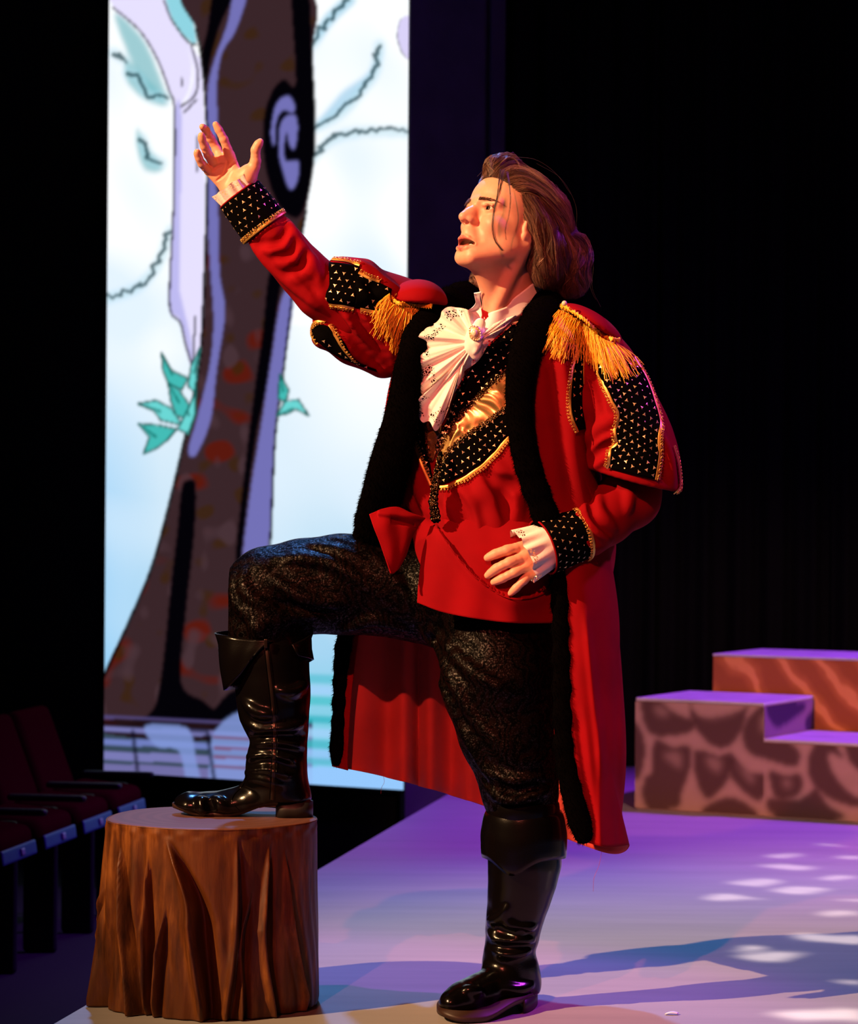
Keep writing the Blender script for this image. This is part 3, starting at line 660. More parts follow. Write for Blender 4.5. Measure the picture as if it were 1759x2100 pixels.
stones = [[(1322, 1440), (1352, 1440), (1385, 1465), (1418, 1478), (1405, 1500), (1345, 1505), (1325, 1480)], [(1422, 1445), (1440, 1470), (1510, 1460), (1525, 1450), (1518, 1490), (1490, 1526), (1455, 1520), (1425, 1480)], [(1575, 1458), (1550, 1465), (1528, 1500), (1540, 1540), (1580, 1555), (1622, 1566), (1634, 1545), (1620, 1525), (1585, 1520), (1578, 1490)],
  [(1345, 1525), (1375, 1537), (1410, 1538), (1410, 1575), (1395, 1620), (1385, 1648), (1330, 1648), (1325, 1600), (1340, 1580)], [(1430, 1543), (1470, 1552), (1495, 1550), (1492, 1590), (1460, 1630), (1440, 1620), (1426, 1575)], [(1502, 1550), (1535, 1585), (1562, 1590), (1558, 1635), (1530, 1625), (1500, 1590)], [(1582, 1585), (1610, 1592), (1638, 1590), (1640, 1620), (1620, 1635), (1590, 1630)],
  [(1680, 1532), (1708, 1532), (1728, 1560), (1700, 1550), (1712, 1590), (1745, 1625), (1775, 1635), (1750, 1648), (1700, 1630), (1668, 1600), (1662, 1560)], [(1740, 1520), (1800, 1520), (1800, 1570), (1760, 1575), (1740, 1550)], [(1445, 1662), (1480, 1640), (1515, 1642), (1545, 1670), (1480, 1675)], [(1582, 1640), (1640, 1640), (1670, 1620), (1690, 1650), (1720, 1675), (1640, 1682), (1590, 1668)], [(1302, 1490), (1320, 1520), (1318, 1570), (1302, 1590)], [(1790, 1600), (1850, 1590), (1850, 1660), (1800, 1650)]]
stones = [[tuple(np.mean(q, 0) + (np.array(v_) - np.mean(q, 0)) * 1.14) for v_ in q] for q in stones]
his = [[(1340, 1448), (1360, 1450), (1372, 1466), (1350, 1468)], [(1440, 1450), (1500, 1448), (1505, 1462), (1450, 1475)], [(1560, 1470), (1574, 1462), (1574, 1490), (1560, 1500)], [(1360, 1545), (1395, 1545), (1395, 1575), (1370, 1560)], [(1445, 1555), (1480, 1560), (1470, 1585)], [(1508, 1565), (1545, 1592), (1540, 1605)], [(1605, 1600), (1620, 1600), (1620, 1615), (1606, 1612)]]
paint_face('stone_paint', FL, FR, 0.006, zA - 0.014, nf, blk1, [(s_,) for s_ in stones], (172, 142, 126), (82, 58, 54), his)
paint_face('stone_paint', FR, FRe, 0.006, zB - 0.014, nf, blk1, [(s_,) for s_ in stones], (172, 142, 126), (82, 58, 54), his)
sd = bd / np.linalg.norm(bd); ns = np.array((fd[0], fd[1])) * 0.003
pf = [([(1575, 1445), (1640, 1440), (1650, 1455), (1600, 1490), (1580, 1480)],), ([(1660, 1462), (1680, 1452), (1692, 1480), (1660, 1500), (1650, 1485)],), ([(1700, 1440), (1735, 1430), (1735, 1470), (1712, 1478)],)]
paint_face('stone_paint', FR, FR + bd, zB + 0.004, zA - 0.014, ns, blk1, pf, (128, 96, 120), (60, 40, 70), [])  # purple light on the riser is put into its violet paint colours
blk2 = thing('scenery_block', 'tall orange-brown streaked box behind the stone-painted platform', 'stage block', (FL[0] + bd[0], FL[1] + bd[1], 0))
C0 = FL + bd * 1.02 + fd * 0.09; C1 = C0 + fd * 1.5
tn = NT('orange_bark_paint'); v = tn.coord((1, 1, 1)); mp = v.node; mp.inputs['Rotation'].default_value = (0, math.radians(38), 0)
wv = tn.new('ShaderNodeTexWave', Scale=2.6, Distortion=6.0, Detail=3.0); wv.inputs['Detail Scale'].default_value = 1.2; tn.link(v, wv.inputs['Vector'])
tn.link(tn.ramp(wv.outputs['Fac'], [(0.2, (0.36, 0.10, 0.035)), (0.8, (0.50, 0.15, 0.05)), (0.95, (0.75, 0.28, 0.10))]), tn.b.inputs['Base Color']); tn.set(Roughness=0.7, Specular__IOR__Level=0.1)
prism('block_body', [C0, C1, C1 + bd, C0 + bd], 0, zC - 0.01, tn.m, blk2); prism('block_top', [C0, C1, C1 + bd, C0 + bd], zC - 0.01, zC, top_m, blk2, 0.003)

# ---------------------------------------------------------------- audience seats, low at the left
sa = np.array((0.164, 0.986)); sb = np.array((0.986, -0.164)); smat = plain('dark_red_seat_cloth', (0.05, 0.0015, 0.006), 0.95, Specular__IOR__Level=0.0)
pmat = plain('blue_lit_seat_edge', (0.03, 0.08, 0.20), 0.45); nmat = plain('number_plate', (0.3, 0.3, 0.35), 0.3)  # blue light on the metal edges is put into their colour
def seat(i):
    c = np.array((-1.315, 8.86)) + sa * 0.445 * (i)
    r = thing('audience_seat', ['dark red folding seat at the left edge of the view', 'second dark red folding seat, behind the one at the frame edge', 'dark red folding seat nearest the tree stump', 'dark red folding seat farthest back, mostly behind the stump'][i], 'seat', (c[0], c[1], -0.42), 'dark red seats below the stage')
    def ob(name, u, v_, zc, hu, hv, hz, tilt, mat, par, rnd):
        s = SDF(); R = np.array(((sa[0], sb[0], 0), (sa[1], sb[1], 0), (0, 0, 1.0))); Rt = np.array(((1, 0, 0), (0, math.cos(tilt), -math.sin(tilt)), (0, math.sin(tilt), math.cos(tilt))))
        cc = np.array((*(c + sa * u + sb * v_), zc)); s.box(cc, (hu, hv, hz), R @ Rt, rnd); e = max(hu, hv, hz) * 1.2 + 0.02
        return sdf_obj(name, s, cc - e, cc + e, max(0.0025, min(0.012, min(hu, hv, hz) * 0.6)), mat, par, 1)[0]
    ob('seat_cushion', 0, -0.12, 0.045, 0.19, 0.13, 0.045, -0.1, smat, r, 0.04)
    b = ob('backrest', 0, -0.315, 0.16, 0.20, 0.03, 0.22, 0.36, smat, r, 0.03)
    q = ob('edge_plate', 0, 0.015, 0.005, 0.175, 0.006, 0.024, 0.15, pmat, r, 0.005)
    ob('number_plate', 0.02, 0.024, 0.006, 0.018, 0.003, 0.012, 0.15, nmat, q, 0.003)
    ob('armrest', 0.222, -0.10, 0.11, 0.018, 0.14, 0.012, 0, M['rubber'], r, 0.01); ob('pedestal', 0.222, -0.12, -0.17, 0.015, 0.06, 0.25, 0, M['rubber'], r, 0.008)
for i in range(4): seat(i)
spot('seat_spotlight', (0.4, 8.2, 1.9), (-1.3, 9.2, 0.0), 0.8, (0.35, 0.45, 1.0), 60, 0.8, 0.2)  # unseen dim blue lamp aimed at the seats

# ---------------------------------------------------------------- tree stump prop: wooden disc draped in painted brown cloth
sc_ = np.array((*P(434, 1682, 6.23)[:2], 0.0)); zs = 0.41
stump = thing('tree_stump', 'brown stage tree stump of draped painted cloth under the raised boot', 'stump', tuple(sc_))
nth, nz = 560, 110; th = np.arange(nth) / nth * 2 * np.pi
tz = np.linspace(0, 1, nz)      # 0 top .. 1 floor
TH, TZ = np.meshgrid(th, tz, indexing='ij')
R0 = 0.234 + 0.012 * TZ + 0.004 * np.sin(TH * 5 + 1) + 0.006 * np.sin(TH * 3) * TZ
def th_of(px): return math.asin(max(-0.999, min(0.999, (px - 434) / 222.0)))      # 0 faces the camera
D_ = np.zeros_like(TH)
def fold(line, wdt, dep, side=1):
    q = cat(np.array(line, float), 40); tq = np.clip((q[:, 1] - 1695) / 385, 0, 1); a = np.array([th_of(v_) for v_ in q[:, 0]])
    aa = np.interp(tz, tq, a); on = np.clip((tz - tq[0]) / 0.12, 0, 1) * np.clip((tq[-1] + 0.15 - tz) / 0.15, 0, 1); grow = np.interp(tz, [tq[0], (tq[0] + tq[-1]) / 2, 1], [0.3, 1, 0.8])
    dep *= 1.55; d = (TH - aa[None] + np.pi) % (2 * np.pi) - np.pi; w_ = (wdt * 0.9 * grow)[None]
    global D_
    D_ += (on * grow)[None] * (-dep * np.exp(-(d / w_) ** 2) + dep * 0.75 * np.exp(-((d + side * w_ * 1.6) / (w_ * 0.75)) ** 2))
for ln, w_, dp in (([(258, 1737), (275, 1850), (304, 2074)], .055, .022), ([(318, 1752), (321, 1900), (321, 2065)], .045, .020), ([(364, 1721), (424, 1835), (440, 1930), (455, 2055)], .080, .032), ([(360, 1853), (352, 1950), (344, 2050)], .04, .014), ([(507, 1712), (513, 1896), (492, 2065)], .05, .014), ([(574, 1727), (568, 1927), (584, 2080)], .07, .020), ([(602, 1743), (614, 1896), (634, 2050)], .06, .022), ([(533, 1820), (522, 1927), (519, 2080)], .04, .016), ([(228, 1830), (214, 1950), (210, 2060)], .05, .012)): fold(ln, w_, dp)
for k in range(14):
    a = math.pi * 0.62 + k * 0.125 * math.pi * 0.7 + RNG.uniform(-.05, .05)
    d = (TH - a - 0.12 * RNG.normal() * TZ + np.pi) % (2 * np.pi) - np.pi; D_ += TZ ** 0.7 * 0.018 * (np.exp(-(d / 0.06) ** 2) - np.exp(-((d - 0.1) / 0.05) ** 2))
D_ += 0.0016 * np.sin(TH * 41 + 4 * np.sin(TZ * 5)) * TZ + 0.002 * np.exp(-((TZ - 0.035) / 0.02) ** 2) * np.sin(TH * 23)
Rr = R0 + D_
ZZ = zs * (1 - TZ); Rr = np.where(TZ > 0.96, Rr - 0.05 * (TZ - 0.96) * (1 + np.sin(TH * 9)), Rr)
G = np.stack((sc_[0] + Rr * np.sin(TH), sc_[1] - Rr * np.cos(TH), ZZ + 0.002), -1)
t = NT('painted_brown_cloth'); v = t.coord((1, 1, 0.16)); v2 = t.coord()
mm = t.new('ShaderNodeMixRGB', _blend_type='MIX'); t.link(t.ramp(t.noise(v2, 5, 3), [(0.42, (0.1,) * 3), (0.62, (0.8,) * 3)]), mm.inputs[0])
t.link(t.ramp(t.noise(v, 34, 5, 0.6), [(0.33, (0.02, 0.005, 0.002)), (0.52, (0.13, 0.036, 0.006)), (0.72, (0.36, 0.125, 0.022))]), mm.inputs[1]); mm.inputs[2].default_value = (0.11, 0.030, 0.005, 1)
t.link(mm.outputs[0], t.b.inputs['Base Color']); t.set(Roughness=0.48, Specular__IOR__Level=0.35); t.bump(t.noise(v, 120, 4), 0.5, 0.0015); bark = t.m
solid(mesh('draped_cloth', G.reshape(-1, 3), grid_faces(nth, nz, True)[:, ::-1], bark, stump), 0.002, -1)
# top: disc with irregular rim
nr = 26; rr = np.linspace(0, 1, nr); G = np.zeros((nth, nr, 3)); rim = Rr[:, 0] + 0.001
for j in range(nr):
    G[:, j, 0] = sc_[0] + rim * rr[j] * np.sin(th); G[:, j, 1] = sc_[1] - rim * rr[j] * np.cos(th); G[:, j, 2] = zs + 0.004 - 0.004 * np.clip((rr[j] - 0.96) / 0.04, 0, 1)
t = NT('painted_stump_top'); v = t.coord(); wv = t.new('ShaderNodeTexWave', Scale=9.0, Distortion=2.0, Detail=2.0, _wave_type='RINGS', _rings_direction='Z'); t.link(v, wv.inputs['Vector'])
t.link(t.ramp(wv.outputs['Fac'], [(0.2, (0.115, 0.045, 0.032)), (0.8, (0.135, 0.055, 0.040))]), t.b.inputs['Base Color']); t.set(Roughness=0.6)
tm = mesh('stump_top', G.reshape(-1, 3) - sc_ * np.array((1, 1, 0)), grid_faces(nth, nr, True), t.m, None); tm.parent = stump; tm.matrix_parent_inverse = Matrix.Identity(4)

# gobo projector throwing leaf-shaped patches on the floor
def gobo(loc, tgt, power, col, patches, size):
    o = spot('leaf_gobo_projector', loc, tgt, power, col, size, 0.2, 0.03); bpy.context.view_layer.update()
    R = np.array(o.rotation_euler.to_matrix()); l = o.data; l.use_nodes = True; nt = l.node_tree; N = nt.nodes; em = N['Emission']
    tc = N.new('ShaderNodeTexCoord'); sp = N.new('ShaderNodeSeparateXYZ'); nt.links.new(tc.outputs['Normal'], sp.inputs[0])
    def mth(op, a, b):
        m = N.new('ShaderNodeMath'); m.operation = op
        for i, q in enumerate((a, b)):
            if q is None: continue
            if isinstance(q, (int, float)): m.inputs[i].default_value = q
            else: nt.links.new(q, m.inputs[i])
        return m.outputs[0]
    u = mth('DIVIDE', sp.outputs[0], sp.outputs[2]); v_ = mth('DIVIDE', sp.outputs[1], sp.outputs[2]); acc = 0.0
    nz = N.new('ShaderNodeTexNoise'); nz.inputs['Scale'].default_value = 55.0; nz.inputs['Detail'].default_value = 1.0; nt.links.new(tc.outputs['Normal'], nz.inputs['Vector']); ns_ = N.new('ShaderNodeSeparateColor'); nt.links.new(nz.outputs['Color'], ns_.inputs[0])
    u = mth('ADD', u, mth('MULTIPLY', mth('SUBTRACT', ns_.outputs[0], 0.5), 0.022)); v_ = mth('ADD', v_, mth('MULTIPLY', mth('SUBTRACT', ns_.outputs[1], 0.5), 0.022))
    for (px, py, r, s_) in patches:
        X = floor_pt(px, py); d = (X - np.array(loc)) @ R; r_ = r * X[1] / F / abs(d[2])
        du = mth('SUBTRACT', u, float(d[0] / d[2])); dv = mth('SUBTRACT', v_, float(d[1] / d[2]))
        q = mth('ADD', mth('POWER', mth('DIVIDE', du, r_), 2.0), mth('POWER', mth('DIVIDE', dv, r_ * 0.62), 2.0))
        g = mth('MULTIPLY', mth('SUBTRACT', 1.0, mth('MINIMUM', q, 1.0)), s_)
        acc = g if isinstance(acc, float) else mth('MAXIMUM', acc, g)
    nt.links.new(mth('MINIMUM', mth('MULTIPLY', acc, 1.6), 1.0), em.inputs['Strength'])
    return o
gobo((2.6, 3.4, 6.2), (1.0, 7.2, 0), 4000, (1.0, 0.82, 0.74), [(1700, 1733, 30, .8), (1600, 1754, 40, .8), (1745, 1758, 34, .9), (1630, 1777, 60, .8), (1555, 1808, 80, 1), (1640, 1826, 60, .9), (1730, 1803, 50, .8), (1490, 1840, 65, 1), (1745, 1848, 30, .9), (1705, 1872, 70, .6), (1540, 1946, 50, .9), (1590, 1962, 90, 1), (1715, 1925, 90, 1), (1690, 2080, 110, .8), (1745, 2015, 50, .6)], 60)

# ================================================================ the man
man = thing('person', 'man in a red fur-trimmed coat with one boot on a stump', 'person', (0.12, 6.2, 0.0))
# head frame: a forward, b his left, c up (millimetre-like units)
hp, hy = math.radians(20), math.radians(37); HS = 0.00105
Fh = np.array((-math.cos(hy), -math.sin(hy), 0)); Lh = np.array((math.sin(hy), -math.cos(hy), 0)); Zh = np.array((0, 0, 1.0))
HF = math.cos(hp) * Fh + math.sin(hp) * Zh; HU = -math.sin(hp) * Fh + math.cos(hp) * Zh; HR = np.stack((HF, Lh, HU), 1)
HO = P(1001, 427, 6.07) - HR @ (np.array((82, 32, 0)) * HS)
def H(a, b, c): return HO + HR @ (np.array((a, b, c), float) * HS)
hd = SDF()
def he(a, b, c, ra, rb, rc, k=0.02, mode='u', tilt=0.0, ax=1):
    R = HR
    if tilt:
        R = HR @ np.array(Matrix.Rotation(tilt, 3, (('X', 'Y', 'Z')[ax])))
    hd.ell(H(a, b, c), np.array((ra, rb, rc)) * HS, R, k, mode)
def hc(p, q, ra, rb, k=0.01, mode='u'): hd.cap(H(*p), H(*q), ra * HS, rb * HS, k, mode)
he(-10, 0, 33, 97, 75, 84); he(36, 0, 34, 54, 59, 50, 0.03); he(36, 0, -28, 49, 54, 62, 0.03)
he(38, 0, -76, 46, 44, 38, 0.03); he(72, 0, -106, 18, 23, 15, 0.02)
for s_ in (-1, 1): he(14, 50 * s_, -44, 30, 17, 38, 0.03)
for s_ in (-1, 1):
    hc((4, 54 * s_, -58), (76, 19 * s_, -105), 13, 11, 0.025); he(60, 41 * s_, -30, 22, 17, 18, 0.02)
    hc((89, 8 * s_, 14), (72, 46 * s_, 15), 9.0, 8, 0.014)
hc((86, 0, 4), (106, 0, -20), 7.0, 7.5, 0.012)
he(74, 0, -74, 23, 28, 28, 0.018)
for s_ in (-1, 1): he(99, 33 * s_, -2, 19, 19, 12.0, 0.012, 's'); hd.ell(H(73, 32 * s_, 0), np.full(3, 14.0 * HS), None, 0.005)
for s_ in (-1, 1): hc((88, 20 * s_, 6.5), (82.5, 44 * s_, 5.5), 3.4, 3.0, 0.004)       # upper lid fold
hc((103, 0, -17), (113, 0, -28), 7.5, 8.5, 0.010); he(113, 0, -32, 10, 9.5, 8.5, 0.008); he(95, 0, -22, 15, 14, 17, 0.012)
for s_ in (-1, 1):
    he(99, 12.5 * s_, -33, 12, 6.5, 7, 0.007); he(108, 7.4 * s_, -40.5, 8, 3.4, 4.4, 0.002, 's', 0.3)
    hc((92, 23 * s_, -46), (82, 33 * s_, -68), 1.0, 1.0, 0.016, 's')
he(90, 0, -56, 13, 15, 14, 0.012)
for s_ in (-1, 1):
    hc((98.5, 5 * s_, -69), (96, 14 * s_, -72), 5.2, 4.4, 0.003); hc((96, 14 * s_, -72), (83, 28 * s_, -81), 4.4, 2.5, 0.003)
    hc((95, 0, -93), (92.5, 14 * s_, -92), 6.2, 5.4, 0.003); hc((92.5, 14 * s_, -92), (83, 28 * s_, -83), 5.4, 2.5, 0.003)
he(83, 0, -100, 6, 16, 3.0, 0.010, 's'); he(86, 0, -81.5, 26, 28, 8.0, 0.0015, 's')
for s_ in (-1, 1):   # eye openings
    R = HR @ np.array(Matrix.Rotation(-0.30 * s_, 3, 'Z') @ Matrix.Rotation(0.05 * s_, 3, 'X')); hd.ell(H(86, 32.5 * s_, -0.2), np.array((10, 12.6, 4.6)) * HS, R, 0.001, 's')
for s_ in (-1, 1):   # ears
    he(-6, 74 * s_, -8, 17, 6, 29, 0.004, 'u', 0.22); he(-3, 79 * s_, -6, 10, 4.5, 18, 0.003, 's', 0.22); he(2, 75 * s_, -30, 8, 5, 9, 0.005); hc((8, 73 * s_, -14), (8, 74 * s_, -22), 3.5, 3, 0.004)
# neck
nb = P(1048, 690, 6.24)
hd.cap(H(-22, 0, -55), nb, 0.054, 0.060, 0.03); hd.cap(H(36, 0, -94), P(1030, 650, 6.19), 0.026, 0.03, 0.03)
hd.cap(H(-14, 62, -48), P(1000, 668, 6.15), 0.013, 0.010, 0.016); hd.cap(P(1014, 640, 6.165), P(1016, 650, 6.16), 0.012, 0.012, 0.02)
hd.cap(P(960, 690, 6.24), P(1120, 690, 6.2), 0.05, 0.05, 0.04); hd.cap(P(1000, 720, 6.2), P(1060, 720, 6.2), 0.05, 0.05, 0.04)
Vh, Qh = surf(hd, np.minimum(H(0, 0, 0), nb) - (0.16, 0.15, 0.13), np.maximum(H(0, 0, 0), nb) + (0.17, 0.16, 0.14), 0.00165)
Vh = smooth(Vh, Qh, 1, 0.4)
loc = ((Vh - HO) @ HR) / HS; a_, b_, c_ = loc.T; ab = np.abs(b_)
tint = np.tile(SKIN, (len(Vh), 1))
def tmix(m, col, amt=1.0):
    global tint
    m = np.clip(m, 0, 1)[:, None] * amt; tint = tint * (1 - m) + np.asarray(col) * m
sst = lambda x: np.clip(x, 0, 1) ** 2 * (3 - 2 * np.clip(x, 0, 1))
tmix(np.exp(-(((a_ - 84) / 22) ** 2 + ((ab - 42) / 18) ** 2 + ((c_ + 38) / 20) ** 2)), (0.80, 0.36, 0.27), 0.5)
tmix(np.exp(-(((a_ - 114) / 12) ** 2 + (ab / 16) ** 2 + ((c_ + 32) / 10) ** 2)), (0.80, 0.33, 0.26), 0.6)
lipm = sst((30 - ab) / 3) * sst((a_ - 76) / 3) * sst((-63.5 - ab * 0.52 - 1.5 * np.exp(-(ab / 3) ** 2) - c_) / 1.6) * sst((c_ + 101.0 - ab * 0.56) / 1.6)
tmix(lipm, LIP); tmix(lipm * sst((93.5 - ab * ab * 0.012 - a_) / 2.5) * (np.abs(c_ + 81.5) < 9), (0.06, 0.008, 0.008))
brow = np.exp(-((c_ - 17.0 + 0.006 * (ab - 34) ** 2 * 0.6) / 3.0) ** 4) * sst((ab - 11) / 5) * sst((54 - ab) / 10) * (a_ > 60)
tmix(brow, (0.22, 0.09, 0.05), 0.7)
for s_ in (-1, 1):
    dd = np.linalg.norm((loc - np.array((73, 32 * s_, 0))) * (1, 1, 1), axis=1); al = (b_ * s_ - 32.5)
    up = (c_ > 0) & (dd < 16.0); tmix(np.exp(-((np.hypot(al / 12.8, c_ / 4.9) - 1.08) / 0.10) ** 2) * (dd < 16.5) * (c_ > 0.5), (0.05, 0.02, 0.015), 0.9)
    tmix(np.exp(-((np.hypot(al / 12.8, c_ / 4.9) - 1.05) / 0.12) ** 2) * (dd < 16.5) * (c_ <= 0.5), (0.55, 0.20, 0.15), 0.7)

# right hand, palm towards the house; left hand on the hip
hr = SDF(); W = (486, 394, 6.105)
for (mx_, my_, mY, r_) in ((472, 318, 6.095, 10), (453, 324, 6.10, 10.5), (438, 334, 6.098, 10), (427, 350, 6.095, 9.5)):
    hr.chain([(W[0] + (mx_ - 450) * 0.25, W[1], W[2], 17), (mx_, my_, mY, r_)], 0.016, sy=0.72)
hr.chain([(490, 388, 6.09, 17), (508, 366, 6.08, 15), (522, 342, 6.075, 11.5)], 0.014)
hr.chain([(492, 362, 6.085, 12), (505, 352, 6.08, 11)], 0.02)
def finger(s, pts, n=9, k=0.004):
    s.chain(pts, k, n=n)
    p = np.array(pts, float)
    for i in range(1, len(p) - 1): X = P(*p[i][:3]); r = p[i][3] * p[i][2] / F; s.ell(X, (r * 1.07,) * 3, None, 0.004)
finger(hr, [(472, 322, 6.095, 9), (466, 306, 6.09, 8.6), (459, 286, 6.082, 8), (449, 267, 6.078, 7.2), (442, 255, 6.075, 6.3)])
finger(hr, [(453, 326, 6.10, 9), (444, 306, 6.11, 8.5), (432, 284, 6.10, 8), (422, 267, 6.08, 7.2), (415, 260, 6.065, 6.6)])
finger(hr, [(439, 336, 6.095, 9), (427, 318, 6.075, 8.2), (419, 300, 6.06, 7.8), (414, 285, 6.05, 7), (413, 277, 6.045, 6.4)])
finger(hr, [(427, 350, 6.09, 8.5), (414, 336, 6.075, 7.5), (408, 324, 6.065, 6.8), (405, 316, 6.06, 6.2), (404, 311, 6.055, 5.8)])
finger(hr, [(518, 348, 6.078, 12), (524, 330, 6.072, 10), (524, 308, 6.065, 8.8), (529, 297, 6.062, 7.8), (534, 290, 6.06, 6.2)])
hr.folds([[(443, 372), (460, 356), (466, 335), (465, 330)], [(465, 352), (474, 338), (486, 328)], [(432, 352), (446, 340), (460, 336)]], r=2.2, amp=0.55, k=0.003, valley=True)
hr.cap(P(W[0], W[1], W[2]), P(540, 455, 6.11), 0.027, 0.032, 0.02)
Vr, Qr = surf(hr, P(380, 470, 5.98), P(575, 235, 6.2), 0.0016); Vr = smooth(Vr, Qr, 1, 0.4)
hl = SDF()
for (mx_, my_, mY, r_) in ((1066, 1122, 6.03, 12), (1072, 1143, 6.02, 12), (1078, 1162, 6.02, 11.5), (1086, 1178, 6.03, 10.5)):
    hl.chain([(1122, 1118 + (my_ - 1145) * 0.35, 6.05, 18), (mx_, my_, mY, r_ * 0.9)], 0.014, sy=0.8)
finger(hl, [(1066, 1122, 6.03, 10.0), (1040, 1128, 6.018, 9.6), (1016, 1136, 6.02, 8.9), (999, 1144, 6.026, 7.5)])
finger(hl, [(1072, 1143, 6.022, 10.0), (1045, 1153, 6.008, 9.6), (1018, 1166, 6.012, 8.9), (1000, 1180, 6.022, 7.5)])
finger(hl, [(1078, 1162, 6.022, 9.6), (1056, 1173, 6.008, 8.9), (1030, 1186, 6.012, 8.2), (1012, 1194, 6.022, 7.0)])
finger(hl, [(1086, 1178, 6.03, 8.7), (1074, 1190, 6.015, 8.0), (1058, 1206, 6.014, 7.3), (1047, 1217, 6.02, 6.3)])
finger(hl, [(1112, 1135, 6.07, 12), (1108, 1160, 6.10, 11), (1112, 1185, 6.12, 9.5), (1118, 1205, 6.13, 8)])
hl.cap(P(1122, 1118, 6.05), P(1190, 1095, 6.09), 0.027, 0.032, 0.02)
Vl, Ql = surf(hl, P(975, 1240, 5.93), P(1215, 1065, 6.2), 0.0018); Vl = smooth(Vl, Ql, 1, 0.4)
# the rest of the body, inside the clothes
bd_ = SDF()
bd_.prof([(650, 1040, 60, 6.25, .06), (700, 1030, 150, 6.25, .085), (800, 1005, 150, 6.24, .105), (900, 990, 135, 6.235, .10), (1000, 985, 122, 6.235, .095), (1100, 985, 122, 6.235, .10), (1200, 985, 125, 6.24, .11), (1260, 985, 110, 6.24, .09)], 0.04, yaw=-0.35)
bd_.chain([(890, 650, 6.27, 50), (780, 640, 6.2, 42), (670, 600, 6.13, 38), (600, 520, 6.12, 32), (540, 455, 6.11, 28)], 0.02)
bd_.chain([(1190, 700, 6.15, 48), (1240, 800, 6.16, 45), (1310, 1005, 6.19, 38), (1240, 1060, 6.13, 34), (1190, 1095, 6.09, 30)], 0.02)
bd_.chain([(915, 1210, 6.3, 90), (700, 1198, 6.29, 80), (545, 1205, 6.28, 60), (552, 1350, 6.26, 55), (570, 1580, 6.25, 36), (580, 1618, 6.25, 30), (530, 1640, 6.26, 18)], 0.03)
bd_.chain([(1020, 1240, 6.18, 95), (1040, 1450, 6.14, 80), (1068, 1640, 6.13, 58), (1068, 1760, 6.15, 52), (1048, 1950, 6.17, 36), (1060, 2005, 6.19, 24), (1010, 2030, 6.14, 18)], 0.03)
Vb_, Qb_ = surf(bd_, P(340, 2100, 5.95), P(1380, 560, 6.5), 0.008, 12)
Vs = [Vh, Vr, Vl, Vb_]; Qs = [Qh, Qr, Ql, Qb_]; o_ = 0; VV, QQ = [], []
for v_, q_ in zip(Vs, Qs): VV.append(v_); QQ.append(q_ + o_); o_ += len(v_)
VV = np.vstack(VV); QQ = np.vstack(QQ); TT = np.tile(SKIN, (len(VV), 1)); TT[:len(tint)] = tint
body = mesh('body', VV, QQ, M['skin'], man); at_ = body.data.color_attributes.new(name='tint', type='FLOAT_COLOR', domain='POINT')
at_.data.foreach_set('color', np.column_stack((TT, np.ones(len(TT)))).astype(np.float32).ravel())
head_t = Target([(Vh, Qh)])

# eyes, lashes, brows, teeth
def uv_sphere(n=24, m=16):
    V = [(0, 0, 1)]; Fc = []
    for i in range(1, m):
        for j in range(n): t, a = math.pi * i / m, 2 * math.pi * j / n; V.append((math.sin(t) * math.cos(a), math.sin(t) * math.sin(a), math.cos(t)))
    V.append((0, 0, -1)); L = len(V) - 1
    for j in range(n): Fc.append((0, 1 + j, 1 + (j + 1) % n)); Fc.append((L, 1 + (m-2)*n + (j + 1) % n, 1 + (m-2)*n + j))
    for i in range(m - 2):
        for j in range(n): a = 1 + i * n; Fc.append((a + j, a + n + j, a + n + (j + 1) % n, a + (j + 1) % n))
    return V, Fc
sv, sf = uv_sphere()
for s_ in (-1, 1):
    e_ = mesh('eye', sv, sf, M['eye'], None); e_.parent = body; g = HF + Lh * 0.10 - HU * 0.03; g /= np.linalg.norm(g)
    R = Vector(g).to_track_quat('Z', 'Y').to_matrix().to_4x4(); wm = Matrix.Translation(Vector(H(73, 32 * s_, 0))) @ R @ Matrix.Scale(12.9 * HS, 4)
    e_.matrix_basis = wm      # body has no offset of its own: its local frame is the stage frame
lash = []
for s_ in (-1, 1):
    for k in range(26):
        u = -1 + 2 * k / 25; b0 = 32.5 + 12.2 * u; c0 = 4.6 * math.sqrt(max(0, 1 - u * u)) + 0.2; r0 = math.sqrt(max(0, 13.8 ** 2 - (b0 - 32) ** 2 - c0 ** 2))
        p0 = np.array((73 + r0, b0 * s_, c0)); p1 = p0 + (4.2, u * 1.6 * s_, 1.0); p2 = p0 + (6.0, u * 2.6 * s_, 3.4); lash.append(np.array([H(*p0), H(*p1), H(*p2)]))
v_, f_ = tubes(lash, 0.00028, 3, taper=([0, 1], [1, 0.2])); mesh('eyelashes', v_, f_, M['scalp'], body)['kind'] = 'stuff'
for s_ in (-1, 1):
    br_ = []
    for k in range(230):
        b0 = RNG.uniform(12, 52); c0 = 17.0 - 0.0036 * (b0 - 34) ** 2 + RNG.uniform(-2.8, 2.8) * min(1, (56 - b0) / 18); o1 = Vector(H(140, b0 * s_, c0)); l_, n_, i_, d_ = head_t.t.ray_cast(o1, Vector(-HF))
        if l_ is None: continue
        o1 = np.array(l_); tdir = Lh * s_ * 0.9 + HU * (0.45 - 0.02 * (b0 - 12)) + HF * 0.15; br_.append(np.array([o1 - np.array(n_) * 0.0003, o1 + tdir * 0.0035 + np.array(n_) * 0.0010, o1 + tdir * 0.007 + np.array(n_) * 0.0006]))
    v_, f_ = tubes(br_, 0.00032, 3, taper=([0, 1], [1, 0.2])); mesh('eyebrow', v_, f_, M['brow'], body)['kind'] = 'stuff'
te = []
for k in range(-4, 5):
    a = k * 0.16; te.append((H(68 + 8 * math.cos(a * 2.2) , 20 * math.sin(a), -76.5), k))
